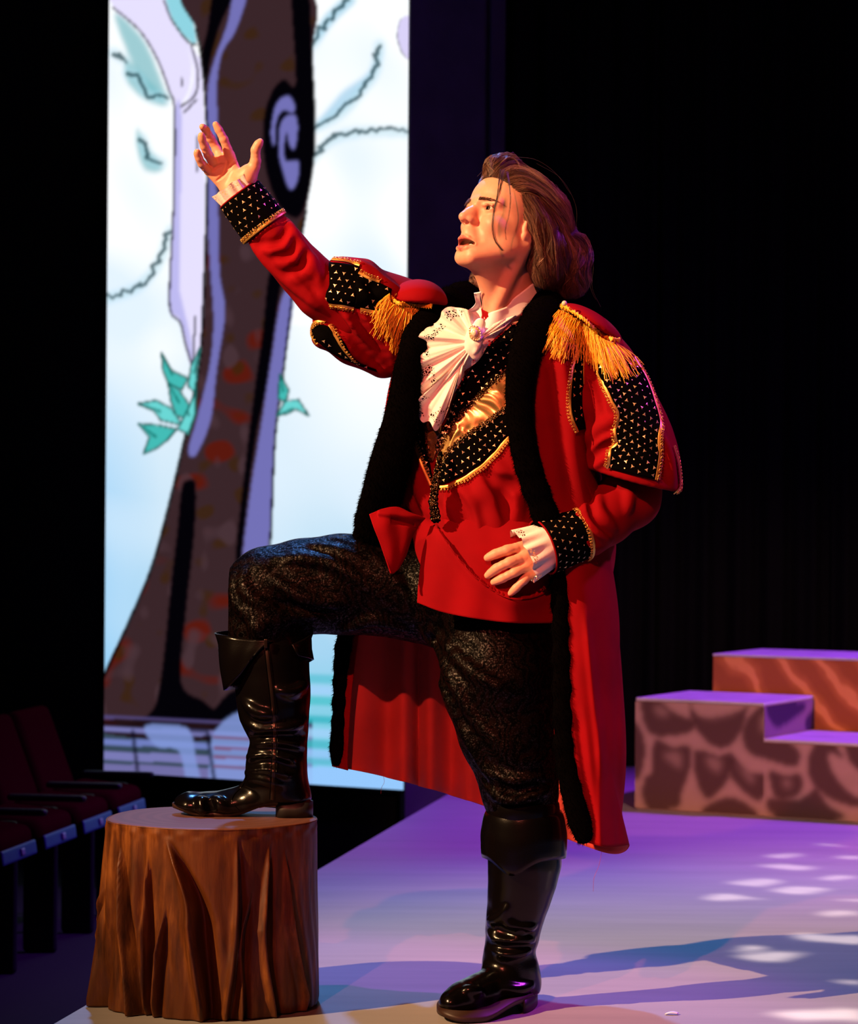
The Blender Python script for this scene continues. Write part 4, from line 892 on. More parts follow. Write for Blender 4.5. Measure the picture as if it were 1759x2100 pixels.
V, Fc = [], []
for X, k in te:
    b_0 = len(V); vv, ff = uv_sphere(8, 6); V += [tuple(X + HR @ (np.array(q) * (2.2, 3.0 - abs(k) * .15, 4.2) * HS)) for q in vv]; Fc += [tuple(i + b_0 for i in f) for f in ff]
mesh('upper_teeth', V, Fc, M['teeth'], body)

# ---------------------------------------------------------------- hair: a base volume and some thousand strands lying on it
hb = SDF()
hb.ell(H(-14, 0, 40), np.array((101, 81, 86)) * HS, HR, 0.01)
hb.ell(H(28, 0, 66), np.array((52, 58, 46)) * HS, HR, 0.02)
hb.plane(H(84, 0, 69), HR @ np.array((0.66, 0, -0.75)), 0.012)
for s_ in (-1, 1): hb.ell(H(60, 78 * s_, 10), np.array((44, 34, 42)) * HS, HR, 0.02, 's')
hb.chain([(1128, 440, 6.17, 40), (1146, 490, 6.19, 34), (1150, 530, 6.20, 38), (1150, 565, 6.20, 38), (1150, 584, 6.20, 32)], 0.03, sy=1.3)
hb.chain([(1108, 470, 6.10, 18), (1122, 520, 6.12, 22), (1118, 550, 6.12, 20), (1112, 572, 6.12, 14)], 0.03)
hb.chain([(1180, 505, 6.2, 16), (1184, 545, 6.2, 15), (1182, 580, 6.2, 12)], 0.03)
hb.chain([(1010, 338, 6.13, 14), (1040, 334, 6.15, 18)], 0.03)
hb.chain([(1015, 520, 6.30, 30), (990, 560, 6.30, 18), (975, 582, 6.28, 12)], 0.02)
Vb2, Qb2 = surf(hb, P(930, 680, 5.95), P(1240, 290, 6.42), 0.0035); Vb2 = smooth(Vb2, Qb2, 2)
hair = mesh('hair', Vb2, Qb2, M['scalp'], man)
ht = Target([(Vb2, Qb2)])
def strands(guides, n, lift=(0.0, 0.006), wave=2.0, pts=15, jit=4.0, rad=(0.00022, 0.00042), seed=1):
    """guides: neighbouring pixel paths; strands interpolate between them"""
    r = np.random.default_rng(seed); Gd = np.stack([resamp(np.array(g, float), pts) for g in guides]); out, rr = [], []; t = np.linspace(0, 1, pts); per = 16
    for lk_ in range(max(1, n // per)):
        u0 = r.uniform(0, len(guides) - 1); ph = r.uniform(0, 6.28); am = r.normal(0, wave) * 1.1; fq = r.uniform(5, 11); off0 = r.normal(0, jit * 0.7); lf0 = r.uniform(*lift) * 1.3; tone = float(np.clip(r.beta(2, 2.6), 0, 1)); a1l = r.uniform(0.82, 1.0); wl = r.uniform(2.2, 4.5)
        for _ in range(per):
            k_ = r.normal(0, 1); u = float(np.clip(u0 + k_ * 0.02, 0, len(guides) - 1.001)); i = int(u); f = u - i; q = Gd[i] * (1 - f) + Gd[i + 1] * f
            d = np.gradient(q, axis=0); nrm_ = np.stack((-d[:, 1], d[:, 0]), 1); nrm_ /= np.linalg.norm(nrm_, axis=1, keepdims=True) + 1e-9
            spread = k_ * wl * (1 - 0.55 * t) + off0 + am * np.sin(t * fq + ph) * t ** 0.7 + r.normal(0, 0.5) * t * 3
            q = q + nrm_ * spread[:, None]; a0, a1 = r.uniform(0, 0.08), min(1.0, a1l + r.normal(0, 0.03)); q = np.stack([np.interp(np.linspace(a0, a1, pts), t, q[:, k]) for k in (0, 1)], 1)
            lf = max(0, lf0 - abs(k_) * 0.0022 + r.normal(0, 0.0004)); X = []; ht.last = 6.12
            for k in range(pts): X.append(ht.at(q[k, 0], q[k, 1], 0.0004 + lf * math.sin(math.pi * min(1, 0.15 + t[k] * 0.7)))[0])
            X = np.array(X); X[:, 1] = np.convolve(np.pad(X[:, 1], 1, 'edge'), [.25, .5, .25], 'valid'); out.append(X); rr.append(r.uniform(*rad)); TONE.append(tone)
    return out, rr
TONE = []
fam = [
 # swept back from the forehead over the crown to the tie
 ([[(992, 361), (1006, 322), (1050, 318), (1100, 338), (1150, 390), (1172, 440), (1176, 474)], [(1004, 361), (1030, 330), (1075, 336), (1120, 368), (1158, 420), (1174, 474)], [(1026, 364), (1060, 352), (1095, 368), (1135, 402), (1160, 440), (1172, 476)], [(1044, 376), (1070, 370), (1105, 386), (1140, 420), (1162, 450), (1172, 478)], [(1054, 394), (1080, 390), (1112, 404), (1142, 432), (1160, 458), (1171, 480)]], 2300, (0, 0.007), 3.6),
 ([[(988, 364), (996, 340), (1020, 322), (1050, 318)], [(1000, 362), (1014, 340), (1040, 330), (1075, 336)], [(1024, 364), (1040, 350), (1070, 344), (1100, 356)]], 420, (0, 0.009), 4),
 # falling from the side of the head behind the ear to the collar
 ([[(1060, 400), (1064, 430), (1076, 462), (1098, 490), (1104, 530), (1096, 570), (1104, 600)], [(1066, 396), (1084, 424), (1102, 462), (1112, 510), (1118, 560), (1122, 604)], [(1090, 402), (1112, 440), (1126, 490), (1132, 540), (1140, 580), (1146, 612)], [(1120, 425), (1140, 465), (1152, 510), (1160, 560), (1166, 596), (1172, 620)], [(1150, 450), (1164, 485), (1178, 520), (1188, 560), (1194, 596), (1200, 620)]], 2900, (0, 0.011), 9),
 ([[(1090, 470), (1100, 500), (1088, 530), (1088, 560), (1098, 588)], [(1110, 480), (1118, 520), (1108, 552), (1112, 580), (1126, 606)]], 320, (0.002, 0.012), 8),
 # curls below the tie
 ([[(1172, 478), (1192, 488), (1204, 516), (1196, 548), (1206, 580), (1204, 612)], [(1170, 484), (1184, 502), (1192, 530), (1184, 560), (1192, 590), (1188, 618)], [(1166, 488), (1174, 510), (1178, 540), (1172, 570), (1176, 596), (1180, 616)]], 800, (0.001, 0.014), 11),
 # far side of the neck
 ([[(1005, 540), (985, 552), (968, 560), (962, 575), (970, 590)], [(1010, 550), (992, 562), (978, 572), (976, 584), (984, 592)]], 170, (0, 0.005), 3),
]
L_, R_ = [], []
for k, (g, n, lf, wv_) in enumerate(fam):
    a, b = strands(g, n, lf, wv_, seed=20 + k); L_ += a; R_ += b
# the same growth on the far half and the back of the head, mirrored in the head frame
LL = []; TONE += TONE[:len(L_[:2720])][::3]
for x in L_[:2720:3]:
    q = (x - HO) @ HR; q[:, 1] = -q[:, 1]; LL.append(HO + q @ HR.T)
L_ += LL; R_ += R_[:2720:3]
v_, f_ = tubes(L_, R_, 3, taper=([0, 0.1, 0.8, 1], [0.5, 1, 0.9, 0.2])); so_ = mesh('hair_strands', v_, f_, M['hair'], hair); so_['kind'] = 'stuff'
assert len(TONE) == len(L_); tn_ = np.repeat(np.array(TONE), [len(x) * 3 for x in L_]); at_ = so_.data.color_attributes.new(name='tint', type='FLOAT_COLOR', domain='POINT'); at_.data.foreach_set('color', np.column_stack((tn_, tn_, tn_, np.ones(len(tn_)))).astype(np.float32).ravel())
# loose lock across the temple and a few flyaways
lk = []
base_ = [(1030, 348, 6.04), (1027, 371, 6.02), (1021, 404, 6.015), (1014, 430, 6.01), (1011, 468, 6.005), (1016, 494, 6.01), (1031, 514, 6.03)]
for k in range(22):
    j = RNG.normal(0, 1.3, 3) * (1, 0.5, 0.002); f = RNG.uniform(-1, 1)
    q = np.array([(x + j[0] * (0.6 + i * 0.12) + f * (5 if i < 2 else (2 if i < 5 else 1)), y + j[1], Y + j[2]) for i, (x, y, Y) in enumerate(base_)]); lk.append(resamp(PP(q), 16))
base_ = [(1040, 352, 6.04), (1044, 380, 6.02), (1046, 410, 6.01), (1043, 440, 6.01), (1036, 470, 6.01), (1038, 492, 6.02)]
for k in range(5): lk.append(resamp(PP(np.array([(x + RNG.normal(0, 1.0), y, Y) for x, y, Y in base_])), 16))
for p_ in ([(1060, 322), (1100, 328), (1140, 356), (1170, 398)], [(1100, 335), (1150, 366), (1180, 420), (1182, 470)], [(1200, 500), (1216, 540), (1214, 590), (1232, 630)], [(1205, 570), (1214, 600), (1222, 615)], [(1128, 370), (1138, 400), (1136, 430), (1130, 450)], [(1000, 330), (1010, 318), (1030, 312)], [(988, 352), (978, 362)], [(1080, 505), (1072, 512)], [(940, 535), (952, 552), (965, 562)]):
    lk.append(resamp(PP(np.array([(x, y, 6.12) for x, y in p_], float)), 14))
v_, f_ = tubes(lk, 0.00042, 3, taper=([0, 1], [1, 0.4])); mesh('loose_lock', v_, f_, M['hair'], hair)['kind'] = 'stuff'
tie = []
for k in range(7):
    a = k * 0.9; tie.append(np.array([P(1171 + 3 * math.cos(a * 1.3 + u) + u * 0.6, 477 + 6 * math.sin(a + u * 1.1), 6.17 + 0.006 * math.cos(a * 2 + u)) for u in np.linspace(0, 5.4, 12)]))
v_, f_ = tubes(tie, 0.0016, 5); mesh('hair_tie', v_, f_, M['lilac'], hair)

# ---------------------------------------------------------------- trousers
tr_ = SDF()
tr_.chain([(930, 1225, 6.28, 112), (850, 1205, 6.30, 106), (700, 1198, 6.29, 100), (620, 1203, 6.285, 95), (555, 1210, 6.28, 85), (545, 1216, 6.28, 82)], 0.02)
tr_.chain([(545, 1210, 6.28, 82), (543, 1290, 6.265, 76), (546, 1330, 6.26, 64)], 0.02)
tr_.chain([(1020, 1240, 6.19, 112), (1022, 1400, 6.15, 116), (1042, 1500, 6.14, 100), (1062, 1590, 6.13, 80), (1068, 1640, 6.13, 73), (1070, 1668, 6.13, 60)], 0.02)
tr_.ell(P(965, 1215, 6.24), (0.135, 0.135, 0.10), None, 0.04)
tr_.folds([[(568, 1145), (650, 1160), (760, 1215), (840, 1275)], [(600, 1138), (700, 1162), (790, 1215), (850, 1262)], [(640, 1118), (720, 1140), (800, 1195), (850, 1240)], [(690, 1105), (760, 1140), (830, 1210)], [(480, 1180), (486, 1235), (535, 1272), (600, 1276)], [(500, 1170), (505, 1215), (560, 1250), (640, 1262)], [(560, 1190), (620, 1225), (700, 1240)], [(520, 1280), (540, 1300)],
   [(862, 1270), (905, 1345), (955, 1445), (1010, 1510), (1090, 1545)], [(890, 1290), (960, 1370), (1040, 1420)], [(880, 1360), (930, 1450), (975, 1540), (1010, 1590)], [(985, 1565), (1035, 1600), (1125, 1592)], [(1000, 1618), (1050, 1640), (1128, 1618)], [(1010, 1520), (1060, 1560), (1120, 1560)], [(700, 1290), (770, 1270), (830, 1290)]], r=9.5, amp=0.42, k=0.018)
tr_.folds([[(560, 1235), (620, 1250), (680, 1255)], [(1005, 1600), (1050, 1622), (1110, 1612)], [(1020, 1655), (1060, 1660), (1110, 1650)], [(600, 1160), (680, 1180), (760, 1235)]], r=6, amp=0.5, k=0.014, valley=True)
trousers, Vt, Qt = sdf_obj('trousers', tr_, P(440, 1700, 5.95), P(1180, 1070, 6.52), 0.0055, M['brocade'], man, 1)

# ---------------------------------------------------------------- boots
def boot_foot(b, sole_pts, top_z, heel_pts, name_parent, zsole, th=0.010, hz=0.034):
    """sole slab + stacked heel from plan outlines given as world (x, y)"""
    def slab(nm, out, z0, z1, mat, lift=None):
        q = cat(np.array(out, float), 60, True); n = len(q); z0a = np.array([z0(p) if callable(z0) else z0 for p in q]); z1a = np.array([z1(p) if callable(z1) else z1 for p in q])
        V = np.vstack((np.column_stack((q, z0a)), np.column_stack((q, z1a)))); c_ = q.mean(0)
        V = np.vstack((V, [(c_[0], c_[1], z0a.mean()), (c_[0], c_[1], z1a.mean())]))
        Fc = [(i, (i + 1) % n, n + (i + 1) % n, n + i) for i in range(n)] + [((i + 1) % n, i, 2 * n) for i in range(n)] + [(n + i, n + (i + 1) % n, 2 * n + 1) for i in range(n)]
        return mesh(nm, V, Fc, mat, name_parent)
    return slab
# raised right boot
b1 = SDF()
b1.chain([(548, 1316, 6.262, 70), (555, 1350, 6.26, 75), (560, 1420, 6.255, 74), (562, 1460, 6.252, 69), (571, 1498, 6.25, 58), (573, 1530, 6.25, 52), (568, 1552, 6.25, 58), (567, 1590, 6.25, 60), (580, 1622, 6.25, 52), (592, 1642, 6.25, 42)], 0.012, n=16)
ft = [(588, 1640, 6.25, 44, 1.0), (545, 1642, 6.253, 40, 1.05), (508, 1646, 6.258, 35, 1.2), (470, 1651, 6.264, 29, 1.5), (430, 1653, 6.27, 26, 1.75), (390, 1653, 6.275, 26, 1.7), (376, 1655, 6.278, 23, 1.6)]
for p, q in zip(ft[:-1], ft[1:]): X, Y_ = P(*p[:3]), P(*q[:3]); b1.cap(X, Y_, p[3] * 6.25 / F, q[3] * 6.25 / F, 0.02, 'u', (p[4] + q[4]) / 2)
b1.folds([[(505, 1482), (545, 1500), (600, 1490), (628, 1478)], [(520, 1528), (560, 1522), (622, 1530)], [(508, 1552), (545, 1545), (600, 1558)], [(505, 1585), (540, 1575), (590, 1590)], [(498, 1608), (530, 1598), (575, 1610)], [(408, 1640), (420, 1652), (410, 1668)], [(440, 1640), (460, 1655)], [(630, 1400), (600, 1420), (570, 1416)], [(500, 1440), (530, 1462), (560, 1466)]], r=7, amp=0.42, k=0.014)
b1.folds([[(515, 1512), (560, 1512), (625, 1510)], [(515, 1540), (570, 1538), (618, 1545)], [(505, 1570), (550, 1562), (600, 1576)], [(425, 1642), (434, 1660)]], r=5, amp=0.5, k=0.014, valley=True)
zt1 = zs + 0.0045
xh = P(568, 1660, 6.25)[0]; xt = P(470, 1660, 6.25)[0]; xtoe = P(352, 1660, 6.3)[0]
vst = lambda x: np.clip(x, 0, 1) ** 2 * (3 - 2 * np.clip(x, 0, 1))
b1.ops.append((lambda p: zt1 + 0.008 + 0.027 * vst((p[:, 0] - xt) / (xh - xt)) + 0.014 * vst((xtoe + 0.07 - p[:, 0]) / 0.07) - p[:, 2], np.array((0, 6, 0.4)), 1e9, 'i', 0.003))
boot1, Vb1, Qb1 = sdf_obj('boot', b1, P(335, 1720, 6.05), P(665, 1230, 6.45), 0.0042, M['leather'], man, 1)
slab = boot_foot(None, None, None, None, boot1, None)
c1_ = [P(353, 1660, 6.278), P(362, 1670, 6.245), P(400, 1676, 6.226), P(450, 1676, 6.221), P(500, 1670, 6.222), P(560, 1665, 6.216), P(600, 1660, 6.208), P(630, 1660, 6.22), P(637, 1655, 6.25), P(628, 1655, 6.28), P(590, 1655, 6.290), P(530, 1655, 6.285), P(470, 1650, 6.306), P(415, 1650, 6.318), P(366, 1652, 6.308)]
c1_ = [(p[0], p[1]) for p in c1_]
arch = lambda p: zt1 + 0.030 * float(sst((p[0] - xt) / (xh - xt))) + 0.016 * float(sst((xtoe + 0.07 - p[0]) / 0.07))
slab('sole', c1_, arch, lambda p: arch(p) + 0.009, M['sole'])
hq = [P(569, 1660, 6.215), P(600, 1660, 6.205), P(632, 1660, 6.215), P(642, 1660, 6.25), P(632, 1660, 6.285), P(600, 1660, 6.292), P(569, 1660, 6.285)]
slab('heel', [(p[0], p[1]) for p in hq], zt1, zt1 + 0.034, M['rubber'])
# turned-down cuff of the raised boot
rows = [[(598, 1322, 6.175), (640, 1300, 6.22), (628, 1288, 6.30), (570, 1290, 6.345), (480, 1292, 6.335), (440, 1298, 6.27), (462, 1303, 6.205), (520, 1312, 6.178), (557, 1312, 6.172)],
        [(606, 1336, 6.17), (636, 1330, 6.22), (631, 1325, 6.31), (570, 1345, 6.352), (486, 1345, 6.345), (449, 1352, 6.27), (463, 1352, 6.20), (505, 1340, 6.178), (536, 1330, 6.170)],
        [(612, 1345, 6.172), (640, 1352, 6.22), (634, 1358, 6.31), (570, 1395, 6.352), (490, 1412, 6.34), (460, 1416, 6.27), (468, 1410, 6.205), (492, 1385, 6.182), (516, 1350, 6.172)]]
G = g2w(loft(rows, 70, 14)); cf = mesh('boot_cuff', G.transpose(1, 0, 2).reshape(-1, 3), grid_faces(70, 14), M['leather'], boot1); solid(cf, 0.003, 0)
bt = Target([(Vb1, Qb1)])
zq = resamp(np.array([(545, 1312), (551, 1370), (558, 1430), (563, 1500), (562, 1560), (558, 1640)], float), 60); R_ = [bt.at(a, b, 0) for a, b in zq]; X = np.array([r[0] for r in R_]); Nn = np.array([r[1] for r in R_])
z_ = braid('zip', X + Nn * 0.001, Nn, boot1, 0.010, False, M['zip'])
sv_, sf_ = tubes([X + Nn * 0.0015 + np.array((0.006, 0, 0)), X + Nn * 0.0015 - np.array((0.006, 0, 0))], 0.0008, 4); mesh('seam', sv_, sf_, M['leather'], boot1)
pb = P(545, 1318, 6.165); V, Fc = box_arr(pb - (0.004, 0.002, 0.012), pb + (0.004, 0.002, 0.008)); bevel(mesh('zip_pull', V, Fc, M['zip'], z_, smooth=False), 0.0015)
q = [bt.at(*p, 0.001)[0] for p in resamp(np.array([(507, 1590), (497, 1612), (480, 1630), (476, 1645), (490, 1662)], float), 20)]; sv_, sf_ = tubes([np.array(q)], 0.0011, 4); mesh('seam', sv_, sf_, M['leather'], boot1)
# standing left boot
b2 = SDF()
b2.chain([(1072, 1660, 6.13, 76), (1076, 1760, 6.14, 74), (1066, 1830, 6.15, 64), (1052, 1900, 6.165, 54), (1050, 1925, 6.17, 50), (1044, 1945, 6.17, 45), (1044, 1975, 6.175, 53), (1052, 2000, 6.18, 52), (1060, 2022, 6.185, 42)], 0.012, n=16)
def fpt(px, py, z): X = floor_pt(px, py, z); return X
ft = [(1062, 2035, .045, .040, 1.0), (1035, 2045, .045, .042, 1.0), (1000, 2052, .040, .040, 1.1), (960, 2062, .034, .034, 1.35), (932, 2066, .032, .031, 1.4)]
XS = [(fpt(p[0], p[1] + 2, 0.0) + (0, 0, p[2]), p[3], p[4]) for p in ft]
XS = [(P(1062, 2018, 6.20), .046, 1.0), (P(1025, 2026, 6.15), .044, 1.0), (P(985, 2036, 6.11), .038, 1.1), (P(950, 2048, 6.07), .033, 1.3), (P(926, 2057, 6.045), .028, 1.4)]
for p, q in zip(XS[:-1], XS[1:]): b2.cap(p[0], q[0], p[1], q[1], 0.025, 'u', (p[2] + q[2]) / 2)
b2.folds([[(1004, 1915), (1030, 1932), (1092, 1928)], [(1000, 1890), (1030, 1880), (1040, 1860)], [(1035, 1885), (1060, 1905), (1095, 1900)], [(1012, 1945), (1040, 1955), (1085, 1948)], [(955, 2030), (985, 2034)], [(1030, 2025), (1060, 2030), (1090, 2022)]], r=7, amp=0.42, k=0.014)
b2.folds([[(1002, 1938), (1040, 1944), (1090, 1942)], [(1012, 1898), (1040, 1912), (1085, 1915)]], r=5, amp=0.5, k=0.012, valley=True)
hx = floor_pt(1062, 2070)[0]; tx = floor_pt(990, 2090)[0]; ttx = floor_pt(895, 2080)[0]
b2.ops.append((lambda p: 0.012 + 0.018 * vst((p[:, 0] - tx) / (hx - tx)) + 0.008 * vst((ttx + 0.06 - p[:, 0]) / 0.06) - p[:, 2], np.array((0, 6, 0.4)), 1e9, 'i', 0.003))
boot2, Vb3, Qb3 = sdf_obj('boot', b2, P(880, 2110, 5.93), P(1180, 1630, 6.32), 0.0042, M['leather'], man, 1)
slab = boot_foot(None, None, None, None, boot2, None)
so2 = [(895, 2080), (902, 2091), (930, 2096), (970, 2096), (1010, 2092), (1060, 2080), (1096, 2066), (1103, 2056), (1100, 2046), (1070, 2040), (1020, 2046), (970, 2052), (925, 2058), (903, 2068)]
so2 = [tuple(floor_pt(a, b, 0.004)[:2]) for a, b in so2]; hx = floor_pt(1062, 2070)[0]; tx = floor_pt(990, 2090)[0]; ttx = floor_pt(895, 2080)[0]
arch2 = lambda p: 0.0035 + 0.022 * float(sst((p[0] - tx) / (hx - tx))) + 0.010 * float(sst((ttx + 0.06 - p[0]) / 0.06))
slab('sole', so2, arch2, lambda p: arch2(p) + 0.012, M['sole'])
slab('heel', [tuple(floor_pt(a, b, 0.0)[:2]) for a, b in [(1072, 2079), (1092, 2073), (1102, 2062), (1099, 2050), (1080, 2044), (1060, 2046), (1058, 2062)]], 0.002, 0.030, M['rubber'])
rows = [[(1072, 1738, 0), ], ]
nu_ = 80; a = np.arange(nu_) / nu_ * 2 * np.pi; G = np.zeros((nu_, 12, 3)); tz2 = np.linspace(0, 1, 12)
for j, t_ in enumerate(tz2):
    rx = np.interp(t_, [0, 0.12, 0.5, 0.9, 1], [76, 82, 88, 87, 85]); cyp = np.interp(t_, [0, 1], [1662, 1758]); cxp = np.interp(t_, [0, 1], [1074, 1074])
    for i, an in enumerate(a):
        front = max(0, -math.cos(an)); drop = t_ * (32 * math.exp(-((an - math.pi - 0.32) / 0.45) ** 2) - 4 * front)
        rr_ = rx + (3 if an < 0 else 0); ce = P(cxp, cyp + drop, 6.135); G[i, j] = ce + np.array((math.sin(an) * rr_, math.cos(an) * rr_ * 0.97, 0)) * 6.13 / F
        # front of the ring (an near pi) faces the camera
cf = mesh('boot_cuff', G.reshape(-1, 3), grid_faces(nu_, 12, True)[:, ::-1], M['leather'], boot2); solid(cf, 0.003, 0)

# ---------------------------------------------------------------- waistcoat
ws = SDF()
ws.prof([(655, 1045, 60, 6.25, .07), (690, 1030, 150, 6.25, .10), (760, 1010, 176, 6.235, .130), (850, 995, 172, 6.22, .14), (930, 984, 163, 6.215, .138), (1010, 982, 152, 6.21, .130), (1080, 990, 150, 6.21, .130), (1150, 1000, 148, 6.21, .135), (1190, 1000, 140, 6.21, .13)], 0.02, yaw=-0.30)
ws.folds([[(905, 1065), (960, 1030), (1030, 990), (1080, 960)], [(905, 1010), (940, 1045), (962, 1100), (975, 1150)], [(940, 1000), (965, 1040), (985, 1100)], [(1020, 950), (1050, 1000), (1058, 1060)], [(1045, 920), (1066, 955), (1074, 1000)], [(858, 930), (868, 1000), (882, 1050)], [(832, 940), (842, 1000), (850, 1040)], [(985, 985), (1010, 1030), (1020, 1090)]], r=10, amp=0.20, k=0.026)
ws.folds([[(1000, 975), (1030, 1010), (1038, 1060)], [(922, 1010), (950, 1050), (965, 1100)], [(1030, 985), (1062, 1000)]], r=6, amp=0.5, k=0.02, valley=True)
waist, Vw, Qw = sdf_obj('waistcoat', ws, P(800, 1210, 6.0), P(1210, 640, 6.45), 0.005, M['red'], man, 1)
wt = Target([(Vw, Qw)])
rows = [[(893, 1050, 6.125), (940, 1044, 6.105), (1000, 1042, 6.10), (1070, 1044, 6.11), (1145, 1056, 6.16)], [(880, 1085, 6.080), (938, 1082, 6.066), (1000, 1082, 6.062), (1070, 1084, 6.066), (1145, 1090, 6.13)], [(866, 1130, 6.065), (930, 1128, 6.048), (1000, 1128, 6.042), (1070, 1130, 6.045), (1145, 1130, 6.11)],
        [(858, 1190, 6.055), (925, 1192, 6.036), (995, 1195, 6.028), (1065, 1198, 6.034), (1142, 1200, 6.10)], [(855, 1236, 6.05), (910, 1256, 6.03), (985, 1270, 6.015), (1060, 1278, 6.022), (1136, 1278, 6.09)]]
Gp = loft(rows, 130, 80)
line = resamp(np.array([(893, 1078), (915, 1110), (940, 1145), (970, 1180), (1005, 1208), (1045, 1228), (1085, 1226), (1125, 1212)], float), 60)
for j in range(Gp.shape[0]):
    for i in range(Gp.shape[1]):
        x_, y_ = Gp[j, i, :2]; ly = np.interp(x_, line[:, 0], line[:, 1]); s_ = (y_ - ly) * 0.72
        Gp[j, i, 2] += -0.010 * math.exp(-(max(s_, 0) / 16) ** 2) * (s_ > -3) * min(1, max(0, (x_ - 885) / 30)) - (0.0 if s_ > -3 else -0.004) + 0.0025 * math.sin(x_ * 0.07 + y_ * 0.01) * (y_ - 1060) / 200
G = g2w(Gp); sk = mesh('skirt_panel', G.transpose(1, 0, 2).reshape(-1, 3), grid_faces(130, 80), M['red'], waist); solid(sk, 0.003, 1); Gsk = G.transpose(1, 0, 2).reshape(-1, 3); Fsk = grid_faces(130, 80)
sg = Target([(Gsk, Fsk)]); X = np.array([sg.at(a, b, 0.0025)[0] for a, b in line[2:]]); v_, f_ = tubes([X], 0.0018, 6, taper=([0, 0.1, 1], [0.3, 1, 0.4])); mesh('fold_edge', v_, f_, M['red'], waist)
rows = [[(757, 1055, 6.03), (785, 1044, 6.04), (815, 1040, 6.05), (842, 1052, 6.06), (872, 1062, 6.08)], [(766, 1082, 6.015), (790, 1074, 6.02), (815, 1068, 6.04), (840, 1072, 6.05), (858, 1078, 6.075)],
        [(778, 1112, 6.01), (798, 1108, 6.015), (818, 1104, 6.03), (836, 1102, 6.04), (844, 1102, 6.06)], [(790, 1146, 6.005), (803, 1146, 6.01), (815, 1144, 6.02), (826, 1140, 6.03), (832, 1138, 6.045)], [(801, 1176, 6.005), (804, 1177, 6.01), (808, 1175, 6.015), (813, 1170, 6.02), (817, 1166, 6.03)]]
Gp = loft(rows, 60, 60)
Gp[..., 2] += -0.010 * np.exp(-((Gp[..., 1] - 1054 - (Gp[..., 0] - 800) * 0.12) / 7) ** 2) * (Gp[..., 0] > 775) + 0.008 * np.exp(-((Gp[..., 1] - 1066 - (Gp[..., 0] - 800) * 0.25) / 6) ** 2) * (Gp[..., 0] > 800) * (Gp[..., 0] < 850)
G = g2w(Gp); fl = mesh('front_flap', G.transpose(1, 0, 2).reshape(-1, 3), grid_faces(60, 60), M['red'], waist); solid(fl, 0.003, 0)

# ---------------------------------------------------------------- coat body
rows = [
 [(898, 655, 6.13), (866, 640, 6.24), (925, 612, 6.34), (1040, 596, 6.37), (1150, 612, 6.30), (1225, 668, 6.17), (1165, 655, 6.09), (1072, 636, 6.11)],
 [(858, 705, 6.09), (818, 722, 6.20), (850, 722, 6.40), (1050, 690, 6.42), (1200, 705, 6.34), (1236, 730, 6.2), (1172, 700, 6.05), (1050, 700, 6.06)],
 [(846, 800, 6.07), (796, 796, 6.18), (850, 800, 6.40), (1020, 800, 6.43), (1180, 800, 6.38), (1238, 800, 6.22), (1180, 800, 6.05), (1043, 800, 6.03)],
 [(824, 940, 6.10), (758, 945, 6.20), (830, 950, 6.40), (1000, 950, 6.43), (1180, 950, 6.38), (1230, 950, 6.24), (1185, 950, 6.05), (1066, 955, 6.03)],
 [(790, 1085, 6.22), (726, 1090, 6.30), (800, 1095, 6.44), (1000, 1095, 6.46), (1200, 1095, 6.40), (1262, 1100, 6.21), (1205, 1095, 6.06), (1108, 1085, 6.04)],
 [(745, 1250, 6.41), (705, 1250, 6.43), (800, 1250, 6.49), (1000, 1250, 6.50), (1210, 1250, 6.42), (1268, 1250, 6.20), (1215, 1250, 6.06), (1138, 1250, 6.06)],
 [(722, 1400, 6.42), (690, 1400, 6.44), (800, 1405, 6.50), (1000, 1420, 6.52), (1220, 1410, 6.44), (1277, 1400, 6.20), (1222, 1400, 6.06), (1136, 1400, 6.055)],
 [(712, 1540, 6.42), (683, 1545, 6.44), (800, 1565, 6.50), (1000, 1600, 6.52), (1225, 1590, 6.42), (1284, 1560, 6.19), (1228, 1560, 6.05), (1142, 1560, 6.05)],
 [(712, 1580, 6.42), (684, 1572, 6.44), (800, 1596, 6.50), (990, 1652, 6.52), (1236, 1747, 6.36), (1291, 1733, 6.19), (1240, 1737, 6.05), (1186, 1722, 6.045)]]
NU, NV = 460, 200
Gp = loft(rows, NU, NV); U = np.linspace(0, 1, NU)[None, :]; Vv = np.linspace(0, 1, NV)[:, None]
low = np.clip((Vv - 0.45) / 0.55, 0, 1)
xb = Gp[..., 0]; back_ = (Gp[..., 2] > 6.34) * low
for x0, w0, am in ((828, 16, -.045), (858, 12, .050), (884, 16, -.035), (930, 22, .020), (960, 20, -.03), (790, 18, .012), (745, 26, -.010), (1150, 30, -.02)): Gp[..., 2] += back_ * am * np.exp(-((xb - x0) / w0) ** 2)
Gp[..., 2] += low * 0.012 * np.sin(U * 38 + 0.7) * np.clip(np.sin(np.pi * U), 0, 1) ** 0.5 + 0.005 * np.sin(U * 70 + 3 * Vv) * np.clip((Vv - 0.15) * 2, 0, 1) * np.sin(np.pi * U)
